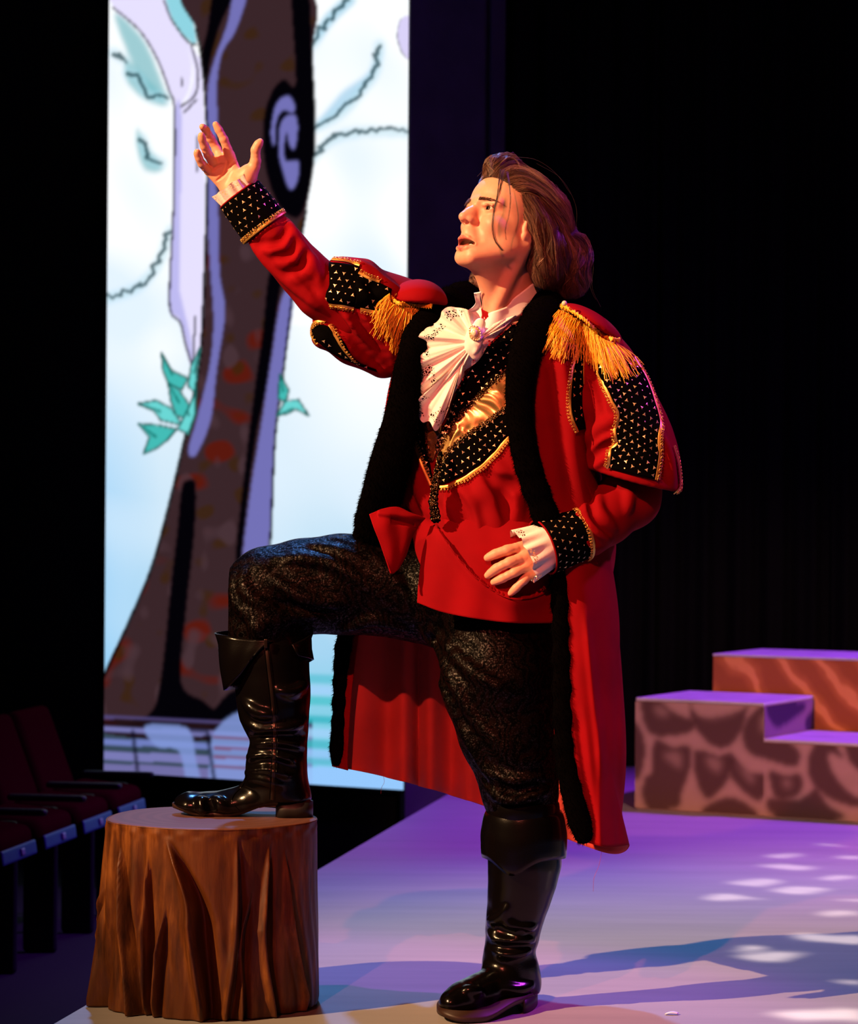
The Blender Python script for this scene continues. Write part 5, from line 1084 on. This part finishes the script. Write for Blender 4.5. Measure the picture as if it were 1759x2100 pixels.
# folds of the right-hand front panel, drawn where they hang
for (x0, y0, x1, y1, w_, am) in ((1150, 700, 1215, 1100, 14, -.010), (1185, 860, 1235, 1060, 13, -.009), (1122, 720, 1165, 1000, 13, .010), (1205, 1300, 1232, 1560, 9, -.012), (1235, 1480, 1232, 1720, 10, -.010), (1185, 1480, 1215, 1700, 9, .010), (1262, 1200, 1268, 1720, 8, .008)):
    x_, y_, Y_ = Gp[..., 0], Gp[..., 1], Gp[..., 2]; t_ = np.clip((y_ - y0) / (y1 - y0), -0.2, 1.2); on = np.clip((t_ + 0.2) * 4, 0, 1) * np.clip((1.2 - t_) * 4, 0, 1); Gp[..., 2] += (Y_ < 6.2) * am * on * np.exp(-((x_ - x0 - (x1 - x0) * t_) / w_) ** 2)
Gc = g2w(Gp).transpose(1, 0, 2); Fcoat = grid_faces(NU, NV)
coat = mesh('coat', Gc.reshape(-1, 3), Fcoat, None, man, mats=[M['red'], M['lining']]); solid(coat, 0.003, -1, 1)
ct = Target([(Gc.reshape(-1, 3), Fcoat)])

# ---------------------------------------------------------------- sleeves
s1 = SDF()
s1.chain([(546, 470, 6.11, 46), (575, 505, 6.115, 46), (600, 535, 6.12, 46), (626, 563, 6.125, 49), (660, 597, 6.13, 54), (720, 640, 6.16, 62)], 0.02)
s1.folds([[(515, 498), (560, 548), (620, 600), (650, 628)], [(548, 500), (590, 545), (640, 600)], [(590, 452), (612, 500), (640, 540), (655, 580)], [(545, 512), (585, 512), (600, 478)], [(570, 540), (606, 530), (622, 505)], [(600, 575), (632, 560), (640, 530)]], r=7, amp=0.28, k=0.016)
s1.folds([[(560, 528), (594, 520), (606, 490)], [(585, 562), (616, 546), (628, 515)], [(530, 500), (570, 495), (588, 470)], [(610, 560), (650, 600)]], r=3.5, amp=0.35, k=0.014, valley=True)
sl1, Vs1, Qs1 = sdf_obj('sleeve', s1, P(480, 760, 5.95), P(800, 410, 6.35), 0.0045, M['red'], coat, 1)
o1 = SDF()      # wide upper sleeve of the raised arm
o1.chain([(700, 598, 6.13, 58), (740, 622, 6.16, 74), (800, 655, 6.2, 86), (855, 680, 6.24, 90)], 0.03)
o1.chain([(672, 688, 6.16, 28), (720, 712, 6.18, 30), (785, 738, 6.22, 38)], 0.03, sy=1.4)
o1.chain([(700, 560, 6.12, 34), (745, 560, 6.14, 30)], 0.02); o1.chain([(664, 640, 6.15, 16), (660, 690, 6.16, 20)], 0.02)
o1.chain([(612, 548, 6.12, 50), (662, 599, 6.13, 47), (700, 635, 6.15, 40)], 0.006, 's')
o1.folds([[(655, 625), (700, 690), (745, 735), (790, 770)], [(705, 632), (750, 700), (798, 755)], [(735, 640), (775, 700), (805, 765)], [(665, 605), (735, 610), (790, 605)], [(735, 535), (750, 570), (742, 600)], [(750, 545), (785, 580), (820, 600)], [(645, 655), (690, 670), (720, 700)], [(780, 640), (800, 690), (812, 750)]], r=8, amp=0.32, k=0.016)
o1.folds([[(680, 640), (725, 700), (780, 752)], [(720, 640), (765, 705), (800, 760)], [(745, 560), (760, 590), (790, 625)], [(650, 640), (680, 660), (705, 690)]], r=6, amp=0.5, k=0.016, valley=True)
ov1, Vo1, Qo1 = sdf_obj('upper_sleeve', o1, P(625, 800, 5.95), P(930, 500, 6.4), 0.0048, M['red'], coat, 1)
s2 = SDF()
s2.chain([(1300, 990, 6.19, 58), (1290, 1020, 6.17, 62), (1240, 1060, 6.12, 56), (1200, 1088, 6.085, 52), (1180, 1098, 6.075, 50)], 0.02)
s2.folds([[(1200, 1020), (1205, 1060), (1240, 1100)], [(1205, 1000), (1250, 985), (1300, 1010)], [(1190, 1060), (1215, 1090), (1250, 1110)], [(1225, 1010), (1228, 1050), (1260, 1085)], [(1290, 1005), (1285, 1050)], [(1180, 1055), (1198, 1100), (1225, 1125)]], r=7, amp=0.3, k=0.016)
s2.folds([[(1212, 1012), (1216, 1055), (1250, 1096)], [(1186, 1058), (1206, 1096), (1238, 1118)]], r=4, amp=0.55, k=0.012, valley=True)
sl2, Vs2, Qs2 = sdf_obj('sleeve', s2, P(1110, 1170, 5.95), P(1390, 900, 6.4), 0.0045, M['red'], coat, 1)
o2 = SDF()
o2.chain([(1215, 712, 6.14, 58), (1236, 760, 6.135, 68), (1255, 810, 6.13, 77), (1272, 860, 6.13, 84), (1285, 905, 6.135, 92), (1293, 950, 6.14, 97), (1300, 1000, 6.14, 100)], 0.02)
o2.chain([(1345, 975, 6.17, 44), (1352, 1000, 6.18, 38)], 0.02)
o2.folds([[(1200, 740), (1212, 800), (1200, 870), (1192, 950)], [(1190, 780), (1196, 850), (1198, 900)], [(1265, 890), (1230, 915), (1200, 950)], [(1258, 930), (1225, 945), (1198, 962)], [(1262, 860), (1225, 880), (1205, 910)], [(1232, 750), (1245, 800), (1262, 850)], [(1345, 880), (1368, 930), (1378, 990)]], r=8, amp=0.35, k=0.016)
o2.folds([[(1206, 790), (1208, 850), (1205, 890)], [(1262, 905), (1225, 930), (1200, 955)], [(1215, 730), (1225, 780), (1238, 840)]], r=5, amp=0.55, k=0.016, valley=True)
pa, pb_, = P(1195, 958, 6.1), P(1392, 1010, 6.1); nrm_ = np.cross(pb_ - pa, (0, 1, 0.12)); nrm_ *= np.sign(-nrm_[2]); o2.plane(pa, nrm_, 0.006)
o2.chain([(1285, 905, 6.14, 80), (1293, 950, 6.145, 89), (1300, 1020, 6.145, 92)], 0.01, 's')
ov2, Vo2, Qo2 = sdf_obj('upper_sleeve', o2, P(1120, 1060, 5.92), P(1430, 640, 6.42), 0.0048, M['red'], coat, 1)

# ---------------------------------------------------------------- fur trim of the coat
fs = SDF()
fs.chain([(836, 740, 6.075, 20), (862, 684, 6.10, 30), (898, 640, 6.16, 32), (950, 610, 6.27, 30), (1030, 600, 6.335, 30), (1105, 606, 6.28, 34), (1124, 628, 6.19, 38), (1102, 668, 6.08, 36), (1078, 720, 6.035, 29), (1065, 790, 6.015, 25), (1067, 880, 6.01, 23), (1086, 970, 6.015, 24), (1126, 1080, 6.03, 24), (1146, 1160, 6.06, 20), (1148, 1260, 6.055, 15), (1151, 1400, 6.05, 17), (1156, 1540, 6.045, 18), (1176, 1640, 6.04, 19), (1196, 1712, 6.04, 20)], 0.02, sy=0.6, n=44)
fs.chain([(838, 736, 6.065, 20), (832, 790, 6.07, 26), (820, 870, 6.075, 32), (800, 950, 6.10, 38), (782, 1020, 6.16, 38), (764, 1085, 6.24, 36), (735, 1200, 6.38, 18), (706, 1310, 6.425, 15), (698, 1400, 6.43, 13), (693, 1500, 6.43, 12), (690, 1560, 6.43, 12)], 0.02, sy=0.6, n=26)  # left strip made wider: its inner part stands in for shade inside the coat
fur, Vf, Qf = sdf_obj('fur_trim', fs, P(640, 1760, 5.9), P(1220, 555, 6.50), 0.0055, M['fur'], coat, 1)
e1_ = Vf[Qf[:, 1]] - Vf[Qf[:, 0]]; e2_ = Vf[Qf[:, 2]] - Vf[Qf[:, 0]]; fn = np.cross(e1_, e2_); ar = np.linalg.norm(fn, axis=1); fn /= ar[:, None] + 1e-12
r_ = np.random.default_rng(5); NT_ = 42000; pick = r_.choice(len(Qf), NT_, p=ar / ar.sum()); uu = r_.random((NT_, 2)); A4 = Vf[Qf[pick]]
base = (A4[:, 0] * (1-uu[:, :1]) + A4[:, 1] * uu[:, :1]) * (1-uu[:, 1:]) + (A4[:, 3] * (1-uu[:, :1]) + A4[:, 2] * uu[:, :1]) * uu[:, 1:]
nn = fn[pick]; dirn = nn * 0.75 + np.array((0, 0, -0.75)) + r_.normal(0, 0.28, (NT_, 3)); dirn /= np.linalg.norm(dirn, axis=1, keepdims=True); Ln = r_.uniform(0.005, 0.010, (NT_, 1))
sd_ = np.cross(dirn, r_.normal(0, 1, (NT_, 3))); sd_ /= np.linalg.norm(sd_, axis=1, keepdims=True); wdt = r_.uniform(0.0004, 0.0008, (NT_, 1))
V = np.stack((base - sd_ * wdt - nn * 0.001, base + sd_ * wdt - nn * 0.001, base + dirn * Ln), 1).reshape(-1, 3); o = mesh('fur_tufts', V, np.arange(NT_ * 3).reshape(-1, 3), M['fur'], fur); o['kind'] = 'stuff'

# ---------------------------------------------------------------- shirt collar, jabot, brooch
nt_ = Target([(Vh, Qh), (Vw, Qw)])
def wing(A, B, off0, off1, nm='shirt_collar'):
    G, Nn = lay(nt_, A, B, 34, 10, 0.0, 4); t_ = np.linspace(0, 1, 10)[None, :, None]; G = G + Nn * (off0 + (off1 - off0) * t_) + np.array((0, -1, 0)) * 0.004 * np.sin(np.linspace(0, 9, 34))[:, None, None] * t_
    for _ in range(6): G[1:-1] = (G[:-2] + 2 * G[1:-1] + G[2:]) / 4; G[:, 1:-1] = (G[:, :-2] + 2 * G[:, 1:-1] + G[:, 2:]) / 4
    o = mesh(nm, G.reshape(-1, 3), grid_faces(34, 10), M['white'], shirt); solid(o, 0.002, 0); return o
G, Nn = lay(nt_, [(985, 600), (984, 640), (990, 690)], [(1090, 590), (1060, 640), (1010, 690)], 24, 24, 0.002, 4)
G[:, :, :] = G
shirt = lay_patch('shirt', nt_, [(989, 632), (990, 650), (988, 690)], [(1002, 640), (1004, 655), (1000, 690)], M['red'], man, 12, 8, 0.004)[0]
wing([(989, 596), (987, 620), (990, 632), (992, 645), (987, 664), (984, 690)], [(980, 598), (970, 618), (964, 628), (955, 640), (950, 660), (955, 690)], 0.004, 0.014)
wing([(988, 668), (1001, 645), (1018, 635), (1040, 626), (1048, 613), (1062, 602), (1090, 580)], [(990, 700), (1012, 672), (1026, 664), (1046, 652), (1062, 644), (1086, 622), (1106, 598)], 0.004, 0.016)
# jabot: two pleated fans with lace rims
def fan(nm, O, edge, Yc, Ye, npl, amp, par, nu=150, nv=34, sc=0.0, O2=None):
    E = resamp(np.array(edge, float), nu); u = np.linspace(0, 1, nu); G = np.zeros((nu, nv, 3)); t_ = np.linspace(0, 1, nv)
    for j, t in enumerate(t_):
        Oj = np.array(O, float) if O2 is None else np.outer(1 - u, O) + np.outer(u, O2)
        q = Oj * (1 - t) + E * t
        d = E - Oj; d /= np.linalg.norm(d, axis=1, keepdims=True); q = q + d * (sc * np.abs(np.sin(u * npl * 3.1))[:, None] * t ** 3)
        ph = u * npl * 2 * np.pi + 0.8 * np.sin(u * 9)
        Y = Yc + (Ye - Yc) * t + amp * (0.15 + t) * np.sin(ph) * min(1, t * 3 + .1) + 0.3 * amp * t * np.sin(ph * 2.7 + 1) - 0.010 * math.sin(math.pi * t)
        G[:, j] = PP(np.column_stack((q, Y)))
    o = mesh(nm, G.reshape(-1, 3), grid_faces(nu, nv), M['lace'], par); UU = np.zeros((nu, nv, 2)); UU[..., 0] = u[:, None]; UU[..., 1] = t_[None]; set_uv(o, UU, nu, nv); return o, G
jab, Gj = fan('jabot', (975, 700), [(985, 655), (957, 637), (926, 630), (909, 639), (902, 655), (876, 674), (859, 691), (847, 723), (843, 742), (850, 764), (859, 780), (861, 800), (872, 812), (900, 800), (940, 770), (975, 742), (992, 722)], 6.062, 6.080, 8, 0.009, man, sc=3)
fan('jabot_tail', (950, 735), [(880, 800), (862, 814), (846, 828), (843, 842), (858, 852), (868, 864), (882, 862), (893, 884), (909, 862), (921, 834), (933, 802), (952, 768)], 6.066, 6.075, 4, 0.009, jab, 110, 28, 3)
fan('jabot_ruffle', (968, 706), [(992, 722), (1000, 706), (1012, 696), (1030, 676), (1046, 660), (1058, 648), (1040, 652), (1012, 664)], 6.062, 6.058, 4, 0.005, jab, 80, 20, 1.5)
kn = SDF(); kn.chain([(984, 664, 6.06, 12), (974, 690, 6.055, 15), (972, 712, 6.06, 15), (976, 728, 6.062, 10)], 0.02, sy=0.8); kn.folds([[(968, 700), (978, 712), (972, 725)], [(984, 690), (982, 712)]], r=3, amp=0.4, k=0.006)
sdf_obj('jabot_knot', kn, P(940, 750, 5.98), P(1010, 640, 6.14), 0.003, M['white'], jab, 1)
bc = P(974, 683, 6.035)
bs = SDF(); bs.ell(bc, (0.0125, 0.006, 0.0165), np.array(Matrix.Rotation(0.35, 3, 'Y')), 0.003); brooch, _, _ = sdf_obj('brooch', bs, bc - 0.025, bc + 0.025, 0.0016, M['gold'], man, 1)
V, Fc = [], []
def ball(c, r, V, Fc, n=8, m=5, sc=(1, 1, 1)):
    vv, ff = SPH[(n, m)]; b_0 = len(V); V += [(c[0] + q[0] * r * sc[0], c[1] + q[1] * r * sc[1], c[2] + q[2] * r * sc[2]) for q in vv]; Fc += [tuple(i + b_0 for i in f) for f in ff]
SPH = {(8, 5): uv_sphere(8, 5), (16, 10): uv_sphere(16, 10), (6, 4): uv_sphere(6, 4)}
for k in range(18): a = k * math.pi / 9; ball(bc + (0.012 * math.cos(a) - .004 * math.sin(a), -0.003, 0.0155 * math.sin(a)), 0.0020, V, Fc)
mesh('beaded_rim', V, Fc, M['gold'], brooch); V, Fc = [], []; ball(bc + (-0.001, -0.004, 0), 0.0075, V, Fc, 16, 10, (0.85, 0.7, 1.1)); mesh('pearl', V, Fc, M['pearl'], brooch)

# ---------------------------------------------------------------- waistcoat facings
L1 = [(893, 996), (930, 984), (980, 955), (1020, 915), (1056, 874)]; L2 = [(899, 968), (922, 925), (960, 892), (1004, 862), (1054, 824)]
L3 = [(898, 930), (920, 886), (947, 852), (985, 812), (1050, 752)]; L4 = [(896, 915), (922, 858), (942, 802), (985, 735), (1058, 664)]
def facing(nm, A, B, mat, off=0.0055, nu=44, nv=14, st=True, skip=0.05):
    o, G, Nn = lay_patch(nm, wt, A, B, mat, waist, nu, nv, off)
    if st: studs('foil_studs', G, Nn, o, 0.0150, 0.0045, 0.0018, skip=skip)
    return o
facing('studded_facing', L1, L2, M['velvet']); facing('studded_facing', L3, L4, M['velvet'], 0.0065, skip=0.25)
facing('gold_insert', L2, L3, M['lame'], 0.0045, st=False)
facing('studded_facing', [(846, 852), (852, 890), (866, 945), (886, 992)], [(868, 860), (873, 890), (880, 930), (888, 975)], M['velvet'])
facing('gold_insert', [(876, 862), (878, 895), (882, 935)], [(908, 862), (905, 900), (890, 945)], M['lame'], 0.0045, st=False)
def beads(nm, tg, line, wd, n, par, r=(0.0009, 0.0018), off=0.0065, mat=None):
    q = resamp(np.array(line, float), 60); V, Fc = [], []
    for k in range(n):
        t = RNG.uniform(0, 59); i = min(int(t), 58); p = q[i] * (1 - t + i) + q[i + 1] * (t - i); d = q[i + 1] - q[i]; d /= np.linalg.norm(d); o_ = RNG.uniform(-wd / 2, wd / 2)
        X, n_ = tg.at(p[0] - d[1] * o_, p[1] + d[0] * o_, off + RNG.uniform(0, 0.001)); ball(X, RNG.uniform(*r), V, Fc, 6, 4)
    o = mesh(nm, V, Fc, mat or M['bead'], par, smooth=True); o['kind'] = 'stuff'; return o
beads('beaded_edging', wt, L2, 11, 420, waist); beads('beaded_edging', wt, L3, 11, 460, waist); beads('beaded_edging', wt, [(874, 868), (878, 900), (886, 945)], 6, 90, waist)
beads('beaded_edging', wt, L4, 5, 160, waist, mat=M['velvet'])
beads('gold_beads', wt, L2, 9, 90, waist, (0.0006, 0.0010), 0.0085, M['gold']); beads('gold_beads', wt, L3, 9, 70, waist, (0.0006, 0.0010), 0.0085, M['gold'])
rp = SDF(); rp.chain([(903, 930, 6.07, 5), (897, 965, 6.065, 7), (892, 1000, 6.06, 8), (888, 1030, 6.055, 9), (893, 1062, 6.055, 11)], 0.004); rp.disp(lambda p: 0.002 * np.sin(p[:, 0] * 700) * np.sin(p[:, 2] * 600)); rope, Vrp, Qrp = sdf_obj('beaded_tassel', rp, P(870, 1085, 6.0), P(920, 915, 6.12), 0.0025, M['velvet'], waist, 0)
rt_ = Target([(Vrp, Qrp)]); beads('tassel_beads', rt_, [(903, 935), (897, 965), (892, 1000), (888, 1030), (893, 1066)], 15, 260, rope, (0.0010, 0.0019), 0.0006); beads('gold_beads', rt_, [(903, 935), (892, 1000), (888, 1030), (893, 1066)], 14, 60, rope, (0.0006, 0.0011), 0.0015, M['gold'])
lay_braid('gold_braid', wt, [(894, 1002), (925, 996), (962, 975), (1002, 944), (1034, 908), (1056, 880)], waist, 0.008, 0.006, True)
lay_braid('gold_braid', wt, [(843, 852), (849, 890), (862, 945), (884, 996)], waist, 0.008, 0.006, False)

# ---------------------------------------------------------------- cuffs and lace
def cuff(A, B, ra, rb, dep=0.95):
    nu, nv = 72, 14; G = tube_part(A, B, ra, rb, nu, nv, dep, prof=([0, .5, 1], [1, 1.02, 1]))
    Nn = grid_normals(np.concatenate((G, G[:1]), 0))[:nu]; cen = np.linspace(0, 1, nv)[None, :, None] * (np.asarray(B) - A) + A
    sg_ = np.sign(((G - cen) * Nn).sum(2, keepdims=True)); Nn = Nn * sg_
    o = mesh('cuff', G.reshape(-1, 3), grid_faces(nu, nv, True), M['velvet'], coat); solid(o, 0.003, 0)
    Gw = np.concatenate((G, G[:1]), 0); Nw = np.concatenate((Nn, Nn[:1]), 0); studs('foil_studs', Gw, Nw, o, 0.0162, 0.0046, 0.0026, skip=0.04, closed=True)
    rg = np.concatenate((G[:, 0], G[:1, 0])); rn = np.concatenate((Nn[:, 0], Nn[:1, 0])); braid('gold_braid', rg + rn * 0.004, rn, o, 0.008)
    v_, f_ = tubes([np.concatenate((G[:, -1], G[:2, -1]))], 0.0022, 6); mesh('red_edge', v_, f_, M['red'], o)
    return o
cuff(P(542, 467, 6.11), P(491, 398, 6.105), 0.0535, 0.0505); cuff(P(1188, 1094, 6.072), P(1113, 1122, 6.038), 0.0585, 0.061)
def lace(A, B, ra, rb, ruf):
    nu, nv = 200, 22; G = tube_part(A, B, ra, rb, nu, nv, 0.95, ruffle=ruf); o = mesh('lace_cuff', G.reshape(-1, 3), grid_faces(nu, nv, True), M['lace'], man)
    UU = np.zeros((nu, nv, 2)); UU[..., 0] = np.linspace(0, 1, nu)[:, None]; UU[..., 1] = np.linspace(0.1, 1, nv)[None]; set_uv(o, UU, nu, nv)
lace(P(499, 409, 6.105), P(476, 376, 6.10), 0.046, 0.0505, (15, 0.0038)); lace(P(1122, 1118, 6.045), P(1071, 1141, 6.03), 0.051, 0.058, (12, 0.0050))

# ---------------------------------------------------------------- studded bands and braids on the sleeves
t1 = Target([(Vo1, Qo1)]); t2 = Target([(Vo2, Qo2)]); t3 = Target([(Vo2, Qo2), (Gc.reshape(-1, 3), Fcoat)])
def band(tg, A, B, par, nu=44, nv=16, off=0.0025, skip=0.03, st=True):
    o, G, Nn = lay_patch('studded_band', tg, A, B, M['velvet'], par, nu, nv, off)
    if st: studs('foil_studs', G, Nn, o, 0.0155, 0.0050, 0.0018, skip=skip)
    return o
band(t1, [(660, 538), (700, 541), (738, 547)], [(656, 617), (690, 620), (727, 628)], ov1, 26, 22); band(t1, [(732, 556), (765, 573), (802, 592)], [(728, 630), (760, 636), (792, 641)], ov1, 24, 20, skip=0.3)
band(t1, [(643, 664), (672, 670), (704, 700), (730, 738), (770, 757)], [(641, 690), (660, 706), (690, 727), (728, 744), (774, 762)], ov1, 34, 10, skip=0.4)
for ln, fl_ in (([(658, 534), (700, 536), (738, 545)], False), ([(654, 621), (690, 624), (727, 631)], True), ([(735, 560), (755, 570), (778, 578)], False), ([(738, 634), (762, 638), (786, 642)], True), ([(668, 660), (646, 662), (640, 684), (650, 704)], False), ([(674, 668), (690, 692), (708, 718), (728, 740)], False)): lay_braid('gold_braid', t1, ln, ov1, 0.008, 0.0035, fl_)
EA = [(1222, 735), (1238, 780), (1252, 820), (1265, 850), (1260, 890), (1268, 910), (1252, 930), (1246, 958)]; EB = [(1296, 735), (1322, 780), (1340, 830), (1350, 870), (1349, 930), (1342, 984)]
band(t2, EA, EB, ov2, 64, 30, off=0.006); band(t3, [(1192, 702), (1173, 745), (1168, 800), (1171, 850), (1181, 884)], [(1198, 725), (1194, 770), (1194, 830), (1198, 880)], ov2, 44, 10, skip=0.3)
for ln, fl_ in ((EA, True), (EB, False), ([(1194, 700), (1174, 745), (1167, 800), (1170, 850), (1182, 886)], True), ([(1198, 722), (1194, 750), (1194, 788)], False), ([(1378, 915), (1388, 950), (1392, 995), (1382, 1008)], False)): lay_braid('gold_braid', t3 if ln[0][0] < 1200 else t2, ln, ov2, 0.008, 0.0075 if ln in (EA, EB) else 0.004, fl_)

# ---------------------------------------------------------------- epaulettes
def epaulette(c, rad, ang, cut, edge, ends, tgs, ns, yo, seed):
    s = SDF(); R = np.array(Matrix.Rotation(ang, 3, 'Y')); s.ell(c, rad, R, 0.004); a, b = cut; n_ = np.cross(b - a, (0, 1, 0)); n_ *= np.sign(-n_[2]); s.plane(a, n_, 0.006)
    pad, Vp, Qp = sdf_obj('epaulette', s, np.asarray(c) - 0.1, np.asarray(c) + 0.1, 0.0045, M['red'], coat, 1)
    tp_ = Target([(Vp, Qp)]); tg = Target(tgs + [(Vp, Qp)]); lay_braid('gold_braid', tp_, edge, pad, 0.010, 0.003, False); r = np.random.default_rng(seed)
    v_, f_ = [], []; e2 = [(x + 1, y - 6) for x, y in edge]; q_ = resamp(np.array(e2, float), 70); X = np.array([tp_.at(a_, b_, 0.004)[0] - (0, 0.013, 0) for a_, b_ in q_]); wob = X + np.array((0, 0, 1)) * (0.0035 * np.sin(np.arange(70) * 2.2))[:, None]; v_, f_ = tubes([X, wob, wob + np.array((0, 0, -0.003))], 0.0027, 5); mesh('fringe_heading', v_, f_, M['fringe'], pad)
    S = resamp(np.array(edge, float), 200); E = resamp(np.array(ends, float), 200); Ls = []
    for k in range(ns):
        i = r.integers(0, 200); j = int(np.clip(i + r.normal(0, 7), 0, 199)); sp_ = S[i] + (0, 4); ep = E[j] + r.normal(0, 4, 2) + (E[j] - S[i]) * r.uniform(-0.16, 0.04); t_ = np.linspace(0, 1, 12)
        sag = r.normal(0, 5); q = np.outer(1 - t_, sp_) + np.outer(t_, ep); q[:, 0] += np.sin(t_ * math.pi * r.uniform(0.6, 1.6)) * sag; q[:, 1] += -np.sin(t_ * math.pi) * 3
        L = []; tg.last = yo
        lift = r.uniform(0.003, 0.012)
        for t, (x_, y_) in zip(t_, q): X_, _ = tg.at(x_, y_, 0); L.append((x_, y_, min(X_[1], yo + 0.03) - lift - 0.004 * math.sin(t * 3)))
        L = np.array(L); L[:, 2] = np.convolve(np.pad(L[:, 2], 2, 'edge'), np.ones(5) / 5, 'valid'); Ls.append(PP(L))
    v_, f_ = tubes(Ls, 0.00085, 4, taper=([0, 1], [1, 0.7])); o = mesh('fringe', v_, f_, M['fringe'], pad); o['kind'] = 'stuff'
    return pad
epaulette(P(858, 622, 6.15), (0.065, 0.075, 0.053), 0.05, (P(800, 625, 6.2), P(890, 630, 6.2)), [(799, 598), (801, 614), (818, 624), (848, 628), (884, 629)], [(768, 650), (772, 690), (790, 692), (800, 712), (816, 726), (832, 716), (846, 690), (862, 655)], [(Vo1, Qo1), (Gc.reshape(-1, 3), Fcoat)], 330, 6.10, 3)
epaulette(P(1212, 668, 6.13), (0.079, 0.075, 0.030), 0.56, (P(1148, 634, 6.13), P(1266, 704, 6.13)), [(1146, 631), (1166, 640), (1200, 662), (1236, 690), (1266, 701)], [(1108, 700), (1118, 722), (1148, 738), (1168, 740), (1215, 748), (1240, 776), (1262, 780), (1292, 770), (1322, 762)], [(Vo2, Qo2), (Gc.reshape(-1, 3), Fcoat)], 380, 6.06, 4)
V, Fc = [], []; ball(P(1157, 622, 6.05), 0.006, V, Fc, 16, 10); mesh('button', V, Fc, M['pearl'], coat)
# loose red thread below the hem and fringe thread ends
for q in ([(1234, 1744, 6.38), (1228, 1775, 6.38), (1218, 1800, 6.38), (1216, 1828, 6.38)], [(786, 1592, 6.48), (788, 1604, 6.48), (782, 1616, 6.48), (781, 1628, 6.48)]):
    v_, f_ = tubes([PP(resamp(np.array(q, float), 14))], 0.0004, 3); mesh('loose_thread', v_, f_, M['lining'], coat)

# a curled white paper scrap on the floor
c = floor_pt(1376, 2082); q = np.array([c + (-0.014 + 0.028 * t, -0.012 * t + 0.010 * t * t, 0.002 + 0.004 * math.sin(t * 3)) for t in np.linspace(0, 1, 10)])
G = np.stack((q, q + (0.004, 0.012, 0.001)), 1); sc2 = mesh('paper_scrap', G.reshape(-1, 3) - c, grid_faces(10, 2), M['white']); sc2.location = c; solid(sc2, 0.0008, 0)
sc2['label'] = 'tiny curled white scrap lying on the stage floor near the bottom'; sc2['category'] = 'scrap'
